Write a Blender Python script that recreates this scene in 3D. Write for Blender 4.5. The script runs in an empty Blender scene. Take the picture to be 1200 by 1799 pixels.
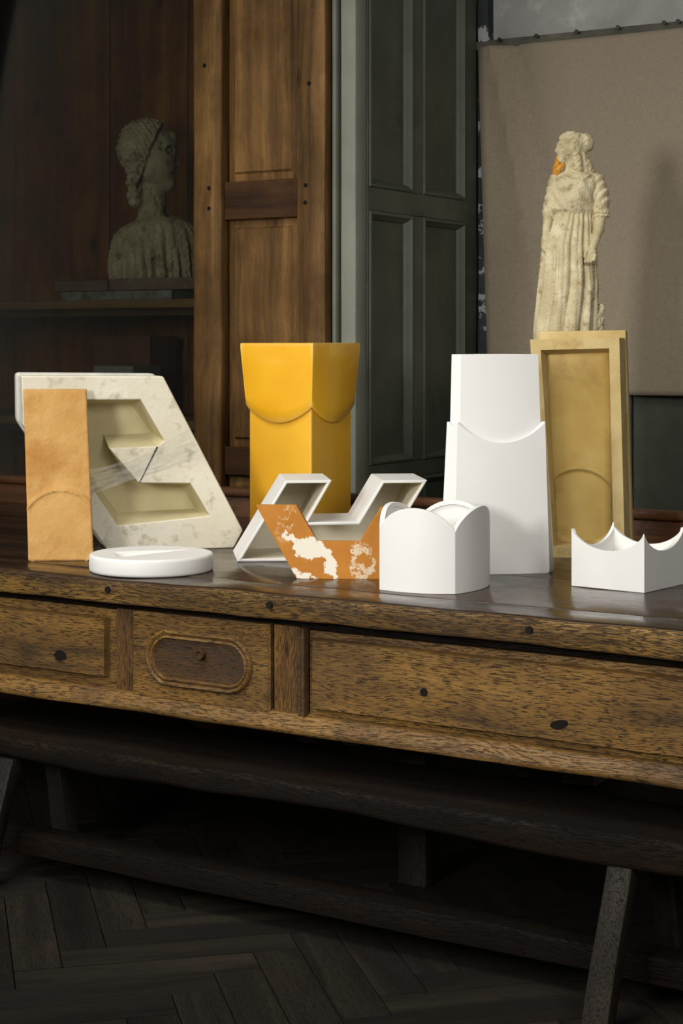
import bpy, bmesh, math, random
import numpy as np
from mathutils import Vector, Matrix, noise

# ------------------------------------------------------------------ camera, world, lights, exposure
scene = bpy.context.scene
C = scene.collection
TAU = math.tau
CAM_H = 1.42
YAW = math.atan(1886 / 3040.0)
cam_data = bpy.data.cameras.new('camera')
cam_data.sensor_fit = 'VERTICAL'
cam_data.sensor_height = 36.0
cam_data.lens = 3040.0 / 1799.0 * 36.0
cam_data.shift_y = -(899.5 - 605.0) / 1799.0
cam_data.clip_start = 0.05
cam = bpy.data.objects.new('camera', cam_data)
cam.location = (0, 0, CAM_H)
cam.rotation_euler = (math.pi / 2, 0, YAW)
C.objects.link(cam)
scene.camera = cam

world = bpy.data.worlds.new('world')
scene.world = world
world.use_nodes = True
world.node_tree.nodes['Background'].inputs[0].default_value = (1.0, 0.94, 0.83, 1)
world.node_tree.nodes['Background'].inputs[1].default_value = 0.095

def area_light(name, loc, target, sx, sy, power, color, spread=180):
    d = bpy.data.lights.new(name, 'AREA')
    d.shape = 'RECTANGLE'
    d.size, d.size_y, d.energy, d.color = sx, sy, power, color
    d.spread = math.radians(spread)
    o = bpy.data.objects.new(name, d)
    o.location = loc
    o.rotation_euler = (Vector(target) - Vector(loc)).to_track_quat('-Z', 'Y').to_euler()
    C.objects.link(o)
    return o

area_light('window_light', (-2.25, -0.5, 2.0), (-2.3, 4.4, 1.55), 0.6, 0.8, 23, (1.0, 0.98, 0.94), 75)
area_light('skylight', (-2.9, 1.9, 4.3), (-2.35, 4.0, 0.8), 2.4, 2.0, 29, (1.0, 0.98, 0.94), 75)
area_light('left_window_light', (-5.0, -0.4, 3.1), (-3.0, 4.6, 1.25), 1.4, 1.6, 19, (1.0, 0.98, 0.94), 85)
area_light('right_window_light', (2.2, -0.2, 3.2), (-2.3, 4.3, 1.1), 1.8, 2.0, 27, (1.0, 0.98, 0.94), 80)

vs = scene.view_settings
vs.view_transform = 'Standard'
vs.look = 'None'
vs.exposure = -0.3
vs.gamma = 1.0
vs.use_curve_mapping = False

T = 0.82          # table top height
random.seed(7)

# ------------------------------------------------------------------ helpers: objects
def thing(name, label, cat, loc=(0, 0, 0), rotz=0.0, group=None, kind=None):
    o = bpy.data.objects.new(name, None)
    o.empty_display_size = 0.1
    o.location = loc
    o.rotation_euler = (0, 0, rotz)
    C.objects.link(o)
    tag(o, label, cat, group, kind)
    return o

def tag(o, label=None, cat=None, group=None, kind=None):
    if label: o['label'] = label
    if cat: o['category'] = cat
    if group: o['group'] = group
    if kind: o['kind'] = kind
    return o

def build(name, V, F, m, parent=None, smooth=False, bevel=0.0, seg=2, angle=35, world=False, loc=None):
    """one mesh object; V local to the root (or world coordinates when world=True)"""
    if world and parent is not None:
        r = parent
        off = Vector((0, 0, 0))
        while r is not None:
            off += r.location
            r = r.parent
        V = [(v[0] - off.x, v[1] - off.y, v[2] - off.z) for v in V]
    me = bpy.data.meshes.new(name)
    me.from_pydata([tuple(map(float, v)) for v in V], [], F)
    bm = bmesh.new(); bm.from_mesh(me)
    bmesh.ops.recalc_face_normals(bm, faces=bm.faces)
    bm.to_mesh(me); bm.free()
    me.materials.append(m)
    if smooth or bevel > 0:
        me.polygons.foreach_set('use_smooth', [True] * len(me.polygons))
        me.set_sharp_from_angle(angle=math.radians(angle))
    o = bpy.data.objects.new(name, me)
    C.objects.link(o)
    o.parent = parent
    if loc: o.location = loc
    if bevel > 0:
        b = o.modifiers.new('bevel', 'BEVEL')
        b.width, b.segments, b.limit_method, b.angle_limit = bevel, seg, 'ANGLE', math.radians(30)
        b.harden_normals = True
        me.polygons.foreach_set('use_smooth', [True] * len(me.polygons))
    return o

def box(x0, x1, y0, y1, z0, z1):
    V = [(x, y, z) for z in (z0, z1) for y in (y0, y1) for x in (x0, x1)]
    F = [(0, 2, 3, 1), (4, 5, 7, 6), (0, 1, 5, 4), (2, 6, 7, 3), (0, 4, 6, 2), (1, 3, 7, 5)]
    return V, F

def join(*meshes):
    V, F = [], []
    for v, f in meshes:
        n = len(V)
        V += list(v)
        F += [tuple(i + n for i in q) for q in f]
    return V, F

def rr(a0, a1, b0, b1, r, seg=3):
    P = []
    for ca, cb, s in ((a1 - r, b1 - r, 0), (a0 + r, b1 - r, 1), (a0 + r, b0 + r, 2), (a1 - r, b0 + r, 3)):
        for k in range(seg + 1):
            t = (s + k / seg) * math.pi / 2
            P.append((ca + r * math.cos(t), cb + r * math.sin(t)))
    return P

def bar(s0, s1, axis, prof, n=40, jit=0.0, freq=6.0, seed=0.0):
    """a profile swept along an axis with hand-worn unevenness"""
    V, F, m = [], [], len(prof)
    for i in range(n + 1):
        s = s0 + (s1 - s0) * i / n
        for (a, b) in prof:
            ja = jit * noise.noise(Vector((s * freq, a * 14 + seed, b * 14)))
            jb = jit * noise.noise(Vector((s * freq + 31, a * 14, b * 14 + seed)))
            a2, b2 = a + ja, b + jb
            V.append((s, a2, b2) if axis == 'x' else (a2, s, b2) if axis == 'y' else (a2, b2, s))
    for i in range(n):
        for j in range(m):
            k = (j + 1) % m
            F.append((i * m + j, i * m + k, (i + 1) * m + k, (i + 1) * m + j))
    F.append(tuple(range(m)))
    F.append(tuple(range(n * m, n * m + m)))
    return V, F

def limb(p0, p1, w, d, n=14, jit=0.0, seed=0.0, r=0.006):
    """a squared timber from p0 to p1 (mostly upright): w along x, d along y"""
    prof = rr(-w / 2, w / 2, -d / 2, d / 2, r, 2)
    V, F, m = [], [], len(prof)
    p0, p1 = Vector(p0), Vector(p1)
    for i in range(n + 1):
        c = p0.lerp(p1, i / n)
        for a, b in prof:
            j = jit * noise.noise(Vector((c.z * 7 + seed, a * 20, b * 20)))
            V.append((c.x + a + j, c.y + b + j, c.z))
    for i in range(n):
        for j in range(m):
            k = (j + 1) % m
            F.append((i * m + j, i * m + k, (i + 1) * m + k, (i + 1) * m + j))
    F.append(tuple(range(m))); F.append(tuple(range(n * m, n * m + m)))
    return V, F

def prism(poly, w0, w1):
    """polygon in (u, z) pushed from depth w0 to w1"""
    n = len(poly)
    V = [(u, w0, z) for u, z in poly] + [(u, w1, z) for u, z in poly]
    F = [tuple(range(n)), tuple(range(n, 2 * n))] + [(i, (i + 1) % n, n + (i + 1) % n, n + i) for i in range(n)]
    return V, F

def cyl(c, axis, r, h, n=20, r2=None):
    r2 = r if r2 is None else r2
    V = []
    for q, rad in ((0, r), (h, r2)):
        for i in range(n):
            t = TAU * i / n
            a, b = rad * math.cos(t), rad * math.sin(t)
            V.append((c[0] + q, c[1] + a, c[2] + b) if axis == 'x' else (c[0] + a, c[1] + q, c[2] + b) if axis == 'y' else (c[0] + a, c[1] + b, c[2] + q))
    F = [tuple(range(n)), tuple(range(n, 2 * n))] + [(i, (i + 1) % n, n + (i + 1) % n, n + i) for i in range(n)]
    return V, F

def framed_face(outer, hole, w):
    """flat face at depth w with a hole: returns verts + triangles"""
    bm = bmesh.new()
    E = []
    for loop in (outer, hole):
        vs_ = [bm.verts.new((u, w, z)) for u, z in loop]
        for i in range(len(vs_)):
            E.append(bm.edges.new((vs_[i], vs_[(i + 1) % len(vs_)])))
    bmesh.ops.triangle_fill(bm, use_beauty=True, edges=E)
    bm.verts.index_update()
    V = [tuple(v.co) for v in bm.verts]
    F = [tuple(v.index for v in f.verts) for f in bm.faces]
    bm.free()
    return V, F

# ------------------------------------------------------------------ helpers: materials
def srgb(r, g, b):
    f = lambda c: (c / 255) / 12.92 if c / 255 <= 0.04045 else ((c / 255 + 0.055) / 1.055) ** 2.4
    return (f(r), f(g), f(b), 1.0)

class N:
    def __init__(self, name):
        self.m = bpy.data.materials.new(name)
        self.m.use_nodes = True
        self.t = self.m.node_tree
        self.b = self.t.nodes['Principled BSDF']
    def node(self, kind, **kw):
        n = self.t.nodes.new(kind)
        for k, v in kw.items():
            if k.startswith('i_'):
                n.inputs[k[2:].replace('_', ' ')].default_value = v
            else:
                setattr(n, k, v)
        return n
    def link(self, a, b): self.t.links.new(a, b)
    def coords(self, scale=(1, 1, 1), rand=9.0, rot=(0, 0, 0)):
        tc = self.node('ShaderNodeTexCoord')
        oi = self.node('ShaderNodeObjectInfo')
        mul = self.node('ShaderNodeMath', operation='MULTIPLY'); mul.inputs[1].default_value = rand
        self.link(oi.outputs['Random'], mul.inputs[0])
        add = self.node('ShaderNodeVectorMath', operation='ADD')
        self.link(tc.outputs['Object'], add.inputs[0]); self.link(mul.outputs[0], add.inputs[1])
        return self.mapped(add.outputs[0], scale, rot)
    def mapped(self, src, scale, rot=(0, 0, 0)):
        mp = self.node('ShaderNodeMapping')
        mp.inputs['Scale'].default_value = scale
        mp.inputs['Rotation'].default_value = rot
        self.link(src, mp.inputs['Vector'])
        return mp.outputs[0]
    def noise(self, vec, scale=1.0, detail=5.0, rough=0.55, dist=0.0):
        n = self.node('ShaderNodeTexNoise')
        n.inputs['Scale'].default_value = scale; n.inputs['Detail'].default_value = detail
        n.inputs['Roughness'].default_value = rough; n.inputs['Distortion'].default_value = dist
        self.link(vec, n.inputs['Vector'])
        return n.outputs['Fac']
    def ramp(self, fac, stops):
        r = self.node('ShaderNodeValToRGB')
        e = r.color_ramp.elements
        while len(e) > 1: e.remove(e[0])
        e[0].position, e[0].color = stops[0]
        for p, c in stops[1:]:
            q = e.new(p); q.color = c
        self.link(fac, r.inputs[0])
        return r.outputs[0]
    def mix(self, a, b, fac, blend='MIX'):
        n = self.node('ShaderNodeMix', data_type='RGBA', blend_type=blend)
        for s, v in ((n.inputs[0], fac), (n.inputs[6], a), (n.inputs[7], b)):
            if isinstance(v, (int, float)): s.default_value = v
            elif isinstance(v, tuple): s.default_value = v
            else: self.link(v, s)
        return n.outputs[2]
    def grey(self, v): return (v, v, v, 1)
    def mul(self, a, v):
        n = self.node('ShaderNodeMath', operation='MULTIPLY')
        self.link(a, n.inputs[0])
        if isinstance(v, (int, float)): n.inputs[1].default_value = v
        else: self.link(v, n.inputs[1])
        return n.outputs[0]
    def bump(self, h, strength=0.3, dist=0.002, prev=None):
        n = self.node('ShaderNodeBump')
        n.inputs['Strength'].default_value = strength; n.inputs['Distance'].default_value = dist
        self.link(h, n.inputs['Height'])
        if prev is not None: self.link(prev, n.inputs['Normal'])
        return n.outputs[0]
    def out(self, col=None, rough=0.5, normal=None, spec=0.5, coat=0.0, coat_rough=0.1):
        if col is not None:
            if isinstance(col, tuple): self.b.inputs['Base Color'].default_value = col
            else: self.link(col, self.b.inputs['Base Color'])
        if isinstance(rough, (int, float)): self.b.inputs['Roughness'].default_value = rough
        else: self.link(rough, self.b.inputs['Roughness'])
        self.b.inputs['Specular IOR Level'].default_value = spec
        self.b.inputs['Coat Weight'].default_value = coat
        self.b.inputs['Coat Roughness'].default_value = coat_rough
        if normal is not None: self.link(normal, self.b.inputs['Normal'])
        return self.m

def wood(name, dark, mid, light, axis='x', cross=9.0, stretch=0.07, pore=0.75, pore_cut=(0.30, 0.46), rough=0.55,
         spec=0.4, bump=0.5, blotch=0.6, knots=0.0, vary=0.0):
    n = N(name)
    ax = {'x': 0, 'y': 1, 'z': 2}[axis]
    sc = [cross] * 3; sc[ax] = cross * stretch
    base = n.coords((1, 1, 1))
    warp = n.node('ShaderNodeTexNoise'); warp.inputs['Scale'].default_value = 2.2; warp.inputs['Detail'].default_value = 2
    n.link(base, warp.inputs['Vector'])
    ws = n.node('ShaderNodeVectorMath', operation='SCALE'); ws.inputs['Scale'].default_value = 0.07
    n.link(warp.outputs['Color'], ws.inputs[0])
    wv = n.node('ShaderNodeVectorMath', operation='ADD'); n.link(base, wv.inputs[0]); n.link(ws.outputs[0], wv.inputs[1])
    g = n.noise(n.mapped(wv.outputs[0], tuple(sc)), 1.0, 6, 0.6, 0.5)
    col = n.ramp(g, [(0.30, dark), (0.5, mid), (0.72, light)])
    sp = [cross * 32] * 3; sp[ax] = cross * 32 * stretch
    p = n.noise(n.mapped(wv.outputs[0], tuple(sp)), 1.0, 3, 0.65, 0.2)
    pm = n.ramp(p, [(pore_cut[0], n.grey(1)), (pore_cut[1], n.grey(0))])
    b2 = n.noise(base, 5.0, 5, 0.6)
    bm_ = n.ramp(b2, [(0.34, n.grey(1)), (0.62, n.grey(0))])
    deep = tuple(c * 0.28 for c in dark[:3]) + (1,)
    col = n.mix(col, deep, n.mul(pm, pore))
    col = n.mix(col, dark, n.mul(bm_, blotch))
    if knots > 0:
        v = n.node('ShaderNodeTexVoronoi'); v.inputs['Scale'].default_value = 1.0
        sk = [5.5] * 3; sk[ax] = 2.6
        n.link(n.mapped(base, tuple(sk)), v.inputs['Vector'])
        k = n.ramp(v.outputs['Distance'], [(0.05, n.grey(1)), (0.16, n.grey(0))])
        col = n.mix(col, deep, n.mul(k, knots))
    if vary > 0:
        oi = n.node('ShaderNodeObjectInfo')
        hv = n.node('ShaderNodeHueSaturation')
        mr = n.node('ShaderNodeMapRange')
        mr.inputs['To Min'].default_value = 1 - vary; mr.inputs['To Max'].default_value = 1 + vary
        n.link(oi.outputs['Random'], mr.inputs['Value']); n.link(mr.outputs[0], hv.inputs['Value'])
        n.link(col, hv.inputs['Color']); col = hv.outputs[0]
    inv = n.node('ShaderNodeInvert'); n.link(pm, inv.inputs['Color'])
    nm = n.bump(inv.outputs[0], bump, 0.0015)
    nm = n.bump(g, bump * 0.5, 0.004, nm)
    rr_ = n.ramp(b2, [(0.3, n.grey(min(1, rough + 0.15))), (0.7, n.grey(max(0.05, rough - 0.1)))])
    return n.out(col, rr_, nm, spec)

def plain(name, c1, c2, scale=8.0, rough=0.6, bump=0.2, bscale=90.0, bdist=0.001, spec=0.4, spots=None, spot_cut=(0.62, 0.70), spot_scale=14.0):
    n = N(name)
    v = n.coords()
    f = n.noise(v, scale, 6, 0.6)
    col = n.ramp(f, [(0.32, c1), (0.68, c2)])
    if spots:
        s = n.ramp(n.noise(v, spot_scale, 6, 0.65), [(spot_cut[0], n.grey(0)), (spot_cut[1], n.grey(1))])
        col = n.mix(col, spots, s)
    nm = n.bump(n.noise(v, bscale, 4, 0.6), bump, bdist)
    nm = n.bump(f, bump, 0.006, nm)
    return n.out(col, rough, nm, spec)

M = {}
M['oak_edge'] = wood('amber_oak', srgb(64, 44, 17), srgb(126, 93, 40), srgb(156, 119, 56), cross=13, pore=0.97, pore_cut=(0.41, 0.50), rough=0.5, bump=0.9, blotch=0.5)
M['oak_front'] = wood('aged_oak', srgb(62, 42, 18), srgb(126, 92, 42), srgb(150, 113, 55), cross=14, pore=0.95, pore_cut=(0.39, 0.48), rough=0.5, bump=0.7, blotch=0.55, knots=0.55)
M['oak_upright'] = wood('aged_oak_upright', srgb(56, 36, 16), srgb(114, 80, 37), srgb(142, 104, 50), axis='z', cross=14, pore=0.85, pore_cut=(0.38, 0.52), rough=0.5, bump=0.7, blotch=0.5)
M['oak_top'] = wood('polished_dark_oak', srgb(30, 20, 12), srgb(56, 39, 24), srgb(76, 55, 36), cross=8, pore=0.7, pore_cut=(0.36, 0.44), rough=0.19, spec=0.38, bump=0.22, blotch=0.4)
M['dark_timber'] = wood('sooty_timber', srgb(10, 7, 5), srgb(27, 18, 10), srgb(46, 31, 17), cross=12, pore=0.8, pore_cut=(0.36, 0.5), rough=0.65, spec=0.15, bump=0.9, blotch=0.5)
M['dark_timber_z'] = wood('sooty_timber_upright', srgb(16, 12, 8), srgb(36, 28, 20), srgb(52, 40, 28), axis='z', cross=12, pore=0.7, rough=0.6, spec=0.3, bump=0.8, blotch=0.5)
M['oak_dark'] = wood('dark_worn_oak', srgb(46, 30, 14), srgb(84, 58, 28), srgb(108, 78, 40), cross=13, pore=0.85, pore_cut=(0.38, 0.52), rough=0.42, bump=0.6, blotch=0.5)
M['back_rail'] = wood('red_brown_oak', srgb(56, 33, 18), srgb(100, 64, 38), srgb(128, 84, 52), cross=11, pore=0.7, rough=0.4, bump=0.5, blotch=0.45)
M['pine'] = wood('old_pine', srgb(54, 37, 17), srgb(116, 84, 45), srgb(160, 120, 67), axis='z', cross=13, stretch=0.03, pore=0.5, rough=0.55, spec=0.2, bump=0.3, blotch=0.5, knots=0.85)
M['pine_rail'] = wood('old_pine_rail', srgb(44, 26, 12), srgb(72, 46, 23), srgb(92, 61, 32), axis='x', cross=10, stretch=0.05, pore=0.35, rough=0.55, spec=0.2, bump=0.3, blotch=0.5)
M['pine_inner'] = wood('dark_pine_boards', srgb(66, 39, 16), srgb(128, 80, 36), srgb(160, 108, 54), axis='z', cross=8, stretch=0.04, pore=0.3, rough=0.65, spec=0.15, bump=0.3, blotch=0.6, knots=0.8, vary=0.2)
M['shelf'] = wood('shelf_pine', srgb(70, 48, 18), srgb(120, 88, 38), srgb(140, 106, 50), cross=8, stretch=0.05, pore=0.3, rough=0.5, bump=0.3)
M['parquet'] = wood('grimy_parquet', srgb(18, 16, 12), srgb(35, 31, 25), srgb(50, 43, 34), cross=12, stretch=0.06, pore=0.7, rough=0.6, spec=0.25, bump=0.7, blotch=0.5, vary=0.3)
M['white'] = plain('white_bisque', srgb(226, 224, 219), srgb(231, 229, 225), 5, 0.5, 0.05, 160, 0.0004, 0.35)
M['plaster'] = plain('stained_plaster', srgb(212, 204, 180), srgb(232, 226, 208), 6, 0.9, 0.6, 60, 0.0016, 0.15, spots=srgb(170, 160, 132), spot_cut=(0.54, 0.74), spot_scale=24)
M['plaster_in'] = plain('yellowed_shaded_plaster', srgb(192, 180, 138), srgb(210, 199, 160), 6, 0.85, 0.3, 60, 0.001, 0.2, spots=srgb(160, 144, 100), spot_cut=(0.66, 0.8), spot_scale=16)  # yellowed mould hollow, its shade and warm bounce mixed into the colour
M['cream'] = plain('shaded_white_bisque', srgb(222, 214, 192), srgb(228, 221, 202), 5, 0.6, 0.05, 160, 0.0004, 0.3)  # white bisque tinted with the shade and warm bounce inside the planter
M['plaster_side'] = plain('greyed_plaster', srgb(188, 184, 174), srgb(220, 217, 207), 9, 0.85, 0.7, 50, 0.002, 0.2, spots=srgb(120, 118, 112), spot_cut=(0.58, 0.74), spot_scale=9)
M['tile'] = plain('ochre_terracotta', srgb(184, 138, 78), srgb(204, 162, 100), 7, 0.85, 0.9, 75, 0.003, 0.15, spots=srgb(174, 122, 62), spot_cut=(0.56, 0.76), spot_scale=5)
M['gold'] = plain('ochre_plaster', srgb(192, 158, 84), srgb(216, 188, 114), 5, 0.5, 0.3, 110, 0.0012, 0.4, spots=srgb(166, 128, 62), spot_cut=(0.55, 0.76), spot_scale=6)
M['gold_rim'] = plain('sandy_ochre_plaster', srgb(184, 160, 106), srgb(206, 184, 134), 8, 0.85, 0.6, 120, 0.0016, 0.15, spots=srgb(166, 130, 70), spot_cut=(0.58, 0.76), spot_scale=12)
M['stone'] = plain('weathered_statue_plaster', srgb(184, 168, 128), srgb(224, 212, 176), 14, 0.85, 0.6, 120, 0.003, 0.2, spots=srgb(132, 110, 68), spot_cut=(0.54, 0.74), spot_scale=26)
M['stone_orange'] = plain('orange_clay', srgb(196, 128, 40), srgb(222, 166, 78), 40, 0.8, 0.6, 150, 0.002, 0.2)
M['clay'] = plain('grey_clay', srgb(136, 122, 92), srgb(178, 164, 132), 12, 0.85, 0.8, 90, 0.003, 0.2, spots=srgb(76, 64, 46), spot_cut=(0.55, 0.7), spot_scale=18)
M['slab'] = plain('dusty_red_slab', srgb(86, 66, 52), srgb(112, 96, 82), 10, 0.85, 0.5, 60, 0.002, 0.2, spots=srgb(150, 142, 130), spot_cut=(0.62, 0.74), spot_scale=20)
M['slab_grey'] = plain('dusty_grey_slab', srgb(74, 72, 68), srgb(128, 126, 120), 22, 0.85, 0.5, 60, 0.002, 0.2)
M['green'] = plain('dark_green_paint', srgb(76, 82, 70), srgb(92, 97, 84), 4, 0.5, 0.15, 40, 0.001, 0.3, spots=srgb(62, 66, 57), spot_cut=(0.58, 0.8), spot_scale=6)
M['green_grey'] = plain('grey_green_paint', srgb(124, 127, 113), srgb(140, 142, 129), 5, 0.6, 0.25, 40, 0.001, 0.2, spots=srgb(70, 72, 62), spot_cut=(0.70, 0.74), spot_scale=40)
M['wainscot'] = plain('dark_green_wainscot', srgb(56, 61, 51), srgb(76, 80, 68), 5, 0.6, 0.3, 30, 0.002, 0.2, spots=srgb(100, 102, 88), spot_cut=(0.66, 0.85), spot_scale=9)
M['wall'] = plain('grey_limewash', srgb(146, 146, 141), srgb(172, 171, 166), 5, 0.85, 0.6, 18, 0.006, 0.15, spots=srgb(190, 188, 181), spot_cut=(0.58, 0.72), spot_scale=9)
M['peeling'] = plain('peeling_blue_grey_paint', srgb(42, 48, 50), srgb(60, 66, 68), 6, 0.7, 0.5, 30, 0.003, 0.3, spots=srgb(160, 165, 165), spot_cut=(0.55, 0.58), spot_scale=9)
M['batten'] = plain('grey_green_batten', srgb(74, 74, 64), srgb(96, 94, 82), 9, 0.7, 0.4, 40, 0.002, 0.3, spots=srgb(124, 108, 92), spot_cut=(0.6, 0.75), spot_scale=9)
M['iron'] = plain('dark_iron', srgb(26, 24, 22), srgb(44, 38, 34), 20, 0.5, 0.3, 80, 0.001, 0.5)
M['hole'] = plain('blackened_wood', srgb(12, 9, 7), srgb(24, 18, 12), 20, 0.8, 0.3, 80, 0.001, 0.2)
M['red_box'] = plain('faded_red_box', srgb(80, 46, 34), srgb(96, 60, 46), 8, 0.7, 0.2, 60, 0.001, 0.3)
M['grey_box'] = plain('dusty_grey_box', srgb(104, 104, 102), srgb(124, 124, 121), 8, 0.7, 0.2, 60, 0.001, 0.3)
M['plinth'] = plain('grey_painted_plinth', srgb(92, 90, 82), srgb(112, 110, 100), 6, 0.7, 0.3, 40, 0.001, 0.3)

# glazed yellow: thin and darker in hollows, soft gloss
n = N('yellow_glaze'); v = n.coords()
f = n.noise(v, 5, 4, 0.5)
col = n.ramp(f, [(0.3, srgb(228, 164, 20)), (0.7, srgb(240, 184, 40))])
geo = n.node('ShaderNodeNewGeometry')
edge = n.ramp(geo.outputs['Pointiness'], [(0.53, n.grey(0)), (0.60, n.grey(1))])
col = n.mix(col, srgb(240, 208, 120), n.mul(edge, 0.7))
M['yellow'] = n.out(col, 0.32, n.bump(n.noise(v, 60, 3, 0.5), 0.04, 0.001), 0.5, 0.7, 0.06)

# marbled ochre and white clay
n = N('marbled_clay'); v = n.coords((1, 1, 1), 0.0)
w1 = n.node('ShaderNodeTexNoise'); w1.inputs['Scale'].default_value = 9; w1.inputs['Detail'].default_value = 7; w1.inputs['Roughness'].default_value = 0.62
n.link(v, w1.inputs['Vector'])
sc = n.node('ShaderNodeVectorMath', operation='SCALE'); sc.inputs['Scale'].default_value = 0.22; n.link(w1.outputs['Color'], sc.inputs[0])
ad = n.node('ShaderNodeVectorMath', operation='ADD'); n.link(v, ad.inputs[0]); n.link(sc.outputs[0], ad.inputs[1])
mpv = n.node('ShaderNodeMapping'); mpv.inputs['Location'].default_value = (0.31, 0.0, 0.12); n.link(ad.outputs[0], mpv.inputs['Vector'])
f = n.noise(mpv.outputs[0], 7.0, 3, 0.5, 0.3)
def blob(cu, cz, ru, rz, ang):
    """signed falloff round a patch in the slab's own coordinates"""
    mp = n.node('ShaderNodeMapping'); mp.vector_type = 'TEXTURE'
    mp.inputs['Location'].default_value = (cu, 0, cz); mp.inputs['Rotation'].default_value = (0, math.radians(ang), 0)
    mp.inputs['Scale'].default_value = (ru, 1e3, rz)
    n.link(wob.outputs[0], mp.inputs['Vector'])
    ln = n.node('ShaderNodeVectorMath', operation='LENGTH'); n.link(mp.outputs[0], ln.inputs[0])
    return ln.outputs['Value']
w2 = n.node('ShaderNodeTexNoise'); w2.inputs['Scale'].default_value = 30; w2.inputs['Detail'].default_value = 8; w2.inputs['Roughness'].default_value = 0.7
n.link(v, w2.inputs['Vector'])
ctr = n.node('ShaderNodeVectorMath', operation='SUBTRACT'); ctr.inputs[1].default_value = (0.5, 0.5, 0.5); n.link(w2.outputs['Color'], ctr.inputs[0])
sc2 = n.node('ShaderNodeVectorMath', operation='SCALE'); sc2.inputs['Scale'].default_value = 0.075; n.link(ctr.outputs[0], sc2.inputs[0])
wob = n.node('ShaderNodeVectorMath', operation='ADD'); n.link(v, wob.inputs[0]); n.link(sc2.outputs[0], wob.inputs[1])
acc = None
for b_ in ((0.030, 0.078, 0.045, 0.028, 12), (0.082, 0.045, 0.016, 0.052, -24), (0.012, 0.010, 0.050, 0.012, 14), (-0.018, 0.103, 0.022, 0.008, 30)):
    q_ = blob(*b_)
    if acc is None: acc = q_
    else:
        mn = n.node('ShaderNodeMath', operation='MINIMUM'); n.link(acc, mn.inputs[0]); n.link(q_, mn.inputs[1]); acc = mn.outputs[0]
big = n.ramp(acc, [(0.90, n.grey(1)), (0.95, n.grey(0))])
lace = n.ramp(blob(0.165, 0.045, 0.036, 0.050, 0), [(0.85, n.grey(1)), (1.0, n.grey(0))])
lace2 = n.ramp(blob(-0.030, 0.140, 0.022, 0.060, 15), [(0.85, n.grey(1)), (1.0, n.grey(0))])
lf = n.noise(wob.outputs[0], 26, 5, 0.6, 0.6)
lm = n.ramp(lf, [(0.46, n.grey(0)), (0.475, n.grey(1)), (0.55, n.grey(1)), (0.565, n.grey(0))])
lm2 = n.ramp(lf, [(0.485, n.grey(0)), (0.495, n.grey(1)), (0.52, n.grey(1)), (0.53, n.grey(0))])
br = n.ramp(n.noise(v, 10, 5, 0.6), [(0.3, srgb(176, 112, 36)), (0.7, srgb(196, 130, 50))])
hole_ = n.ramp(f, [(0.40, n.grey(0)), (0.41, n.grey(1))])
col = n.mix(br, srgb(230, 214, 184), n.mul(n.mul(lm, lace), 0.9))
col = n.mix(col, srgb(226, 200, 156), n.mul(n.mul(lm2, lace2), 0.75))
col = n.mix(col, srgb(234, 226, 208), n.mul(big, hole_))
M['marble'] = n.out(col, 0.62, n.bump(n.noise(v, 120, 4, 0.6), 0.3, 0.0008), 0.3)

# canvas
n = N('linen_canvas'); v = n.coords((1, 1, 1), 0.0)
wx = n.node('ShaderNodeTexNoise'); wx.inputs['Scale'].default_value = 1.0; n.link(n.mapped(v, (40, 40, 900)), wx.inputs['Vector'])
wz = n.node('ShaderNodeTexNoise'); wz.inputs['Scale'].default_value = 1.0; n.link(n.mapped(v, (900, 40, 40)), wz.inputs['Vector'])
s = n.node('ShaderNodeMath', operation='ADD'); n.link(wx.outputs['Fac'], s.inputs[0]); n.link(wz.outputs['Fac'], s.inputs[1])
hf = n.mul(s.outputs[0], 0.5)
col = n.ramp(hf, [(0.35, srgb(138, 126, 107)), (0.65, srgb(163, 150, 130))])
M['canvas'] = n.out(col, 0.9, n.bump(hf, 0.15, 0.0008), 0.1)

def clear(name, tint, gloss_rough, ior, streak=False):
    n = N(name)
    n.t.nodes.remove(n.b)
    tr = n.node('ShaderNodeBsdfTransparent'); tr.inputs[0].default_value = tint
    gl = n.node('ShaderNodeBsdfGlossy'); gl.inputs['Roughness'].default_value = gloss_rough
    fr = n.node('ShaderNodeFresnel'); fr.inputs['IOR'].default_value = ior
    mx = n.node('ShaderNodeMixShader')
    n.link(fr.outputs[0], mx.inputs[0]); n.link(tr.outputs[0], mx.inputs[1]); n.link(gl.outputs[0], mx.inputs[2])
    n.link(mx.outputs[0], n.t.nodes['Material Output'].inputs[0])
    return n.m
M['glass'] = clear('old_window_glass', (0.80, 0.82, 0.80, 1), 0.02, 1.45)
n = N('clear_plastic_film'); n.t.nodes.remove(n.b)
tr = n.node('ShaderNodeBsdfTransparent'); df = n.node('ShaderNodeBsdfDiffuse'); df.inputs[0].default_value = (0.85, 0.85, 0.82, 1)
gl = n.node('ShaderNodeBsdfGlossy'); gl.inputs['Roughness'].default_value = 0.15
m1 = n.node('ShaderNodeMixShader'); m1.inputs[0].default_value = 0.09; n.link(tr.outputs[0], m1.inputs[1]); n.link(df.outputs[0], m1.inputs[2])
m2 = n.node('ShaderNodeMixShader'); m2.inputs[0].default_value = 0.10; n.link(m1.outputs[0], m2.inputs[1]); n.link(gl.outputs[0], m2.inputs[2])
n.link(m2.outputs[0], n.t.nodes['Material Output'].inputs[0])
M['film'] = n.m

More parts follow.
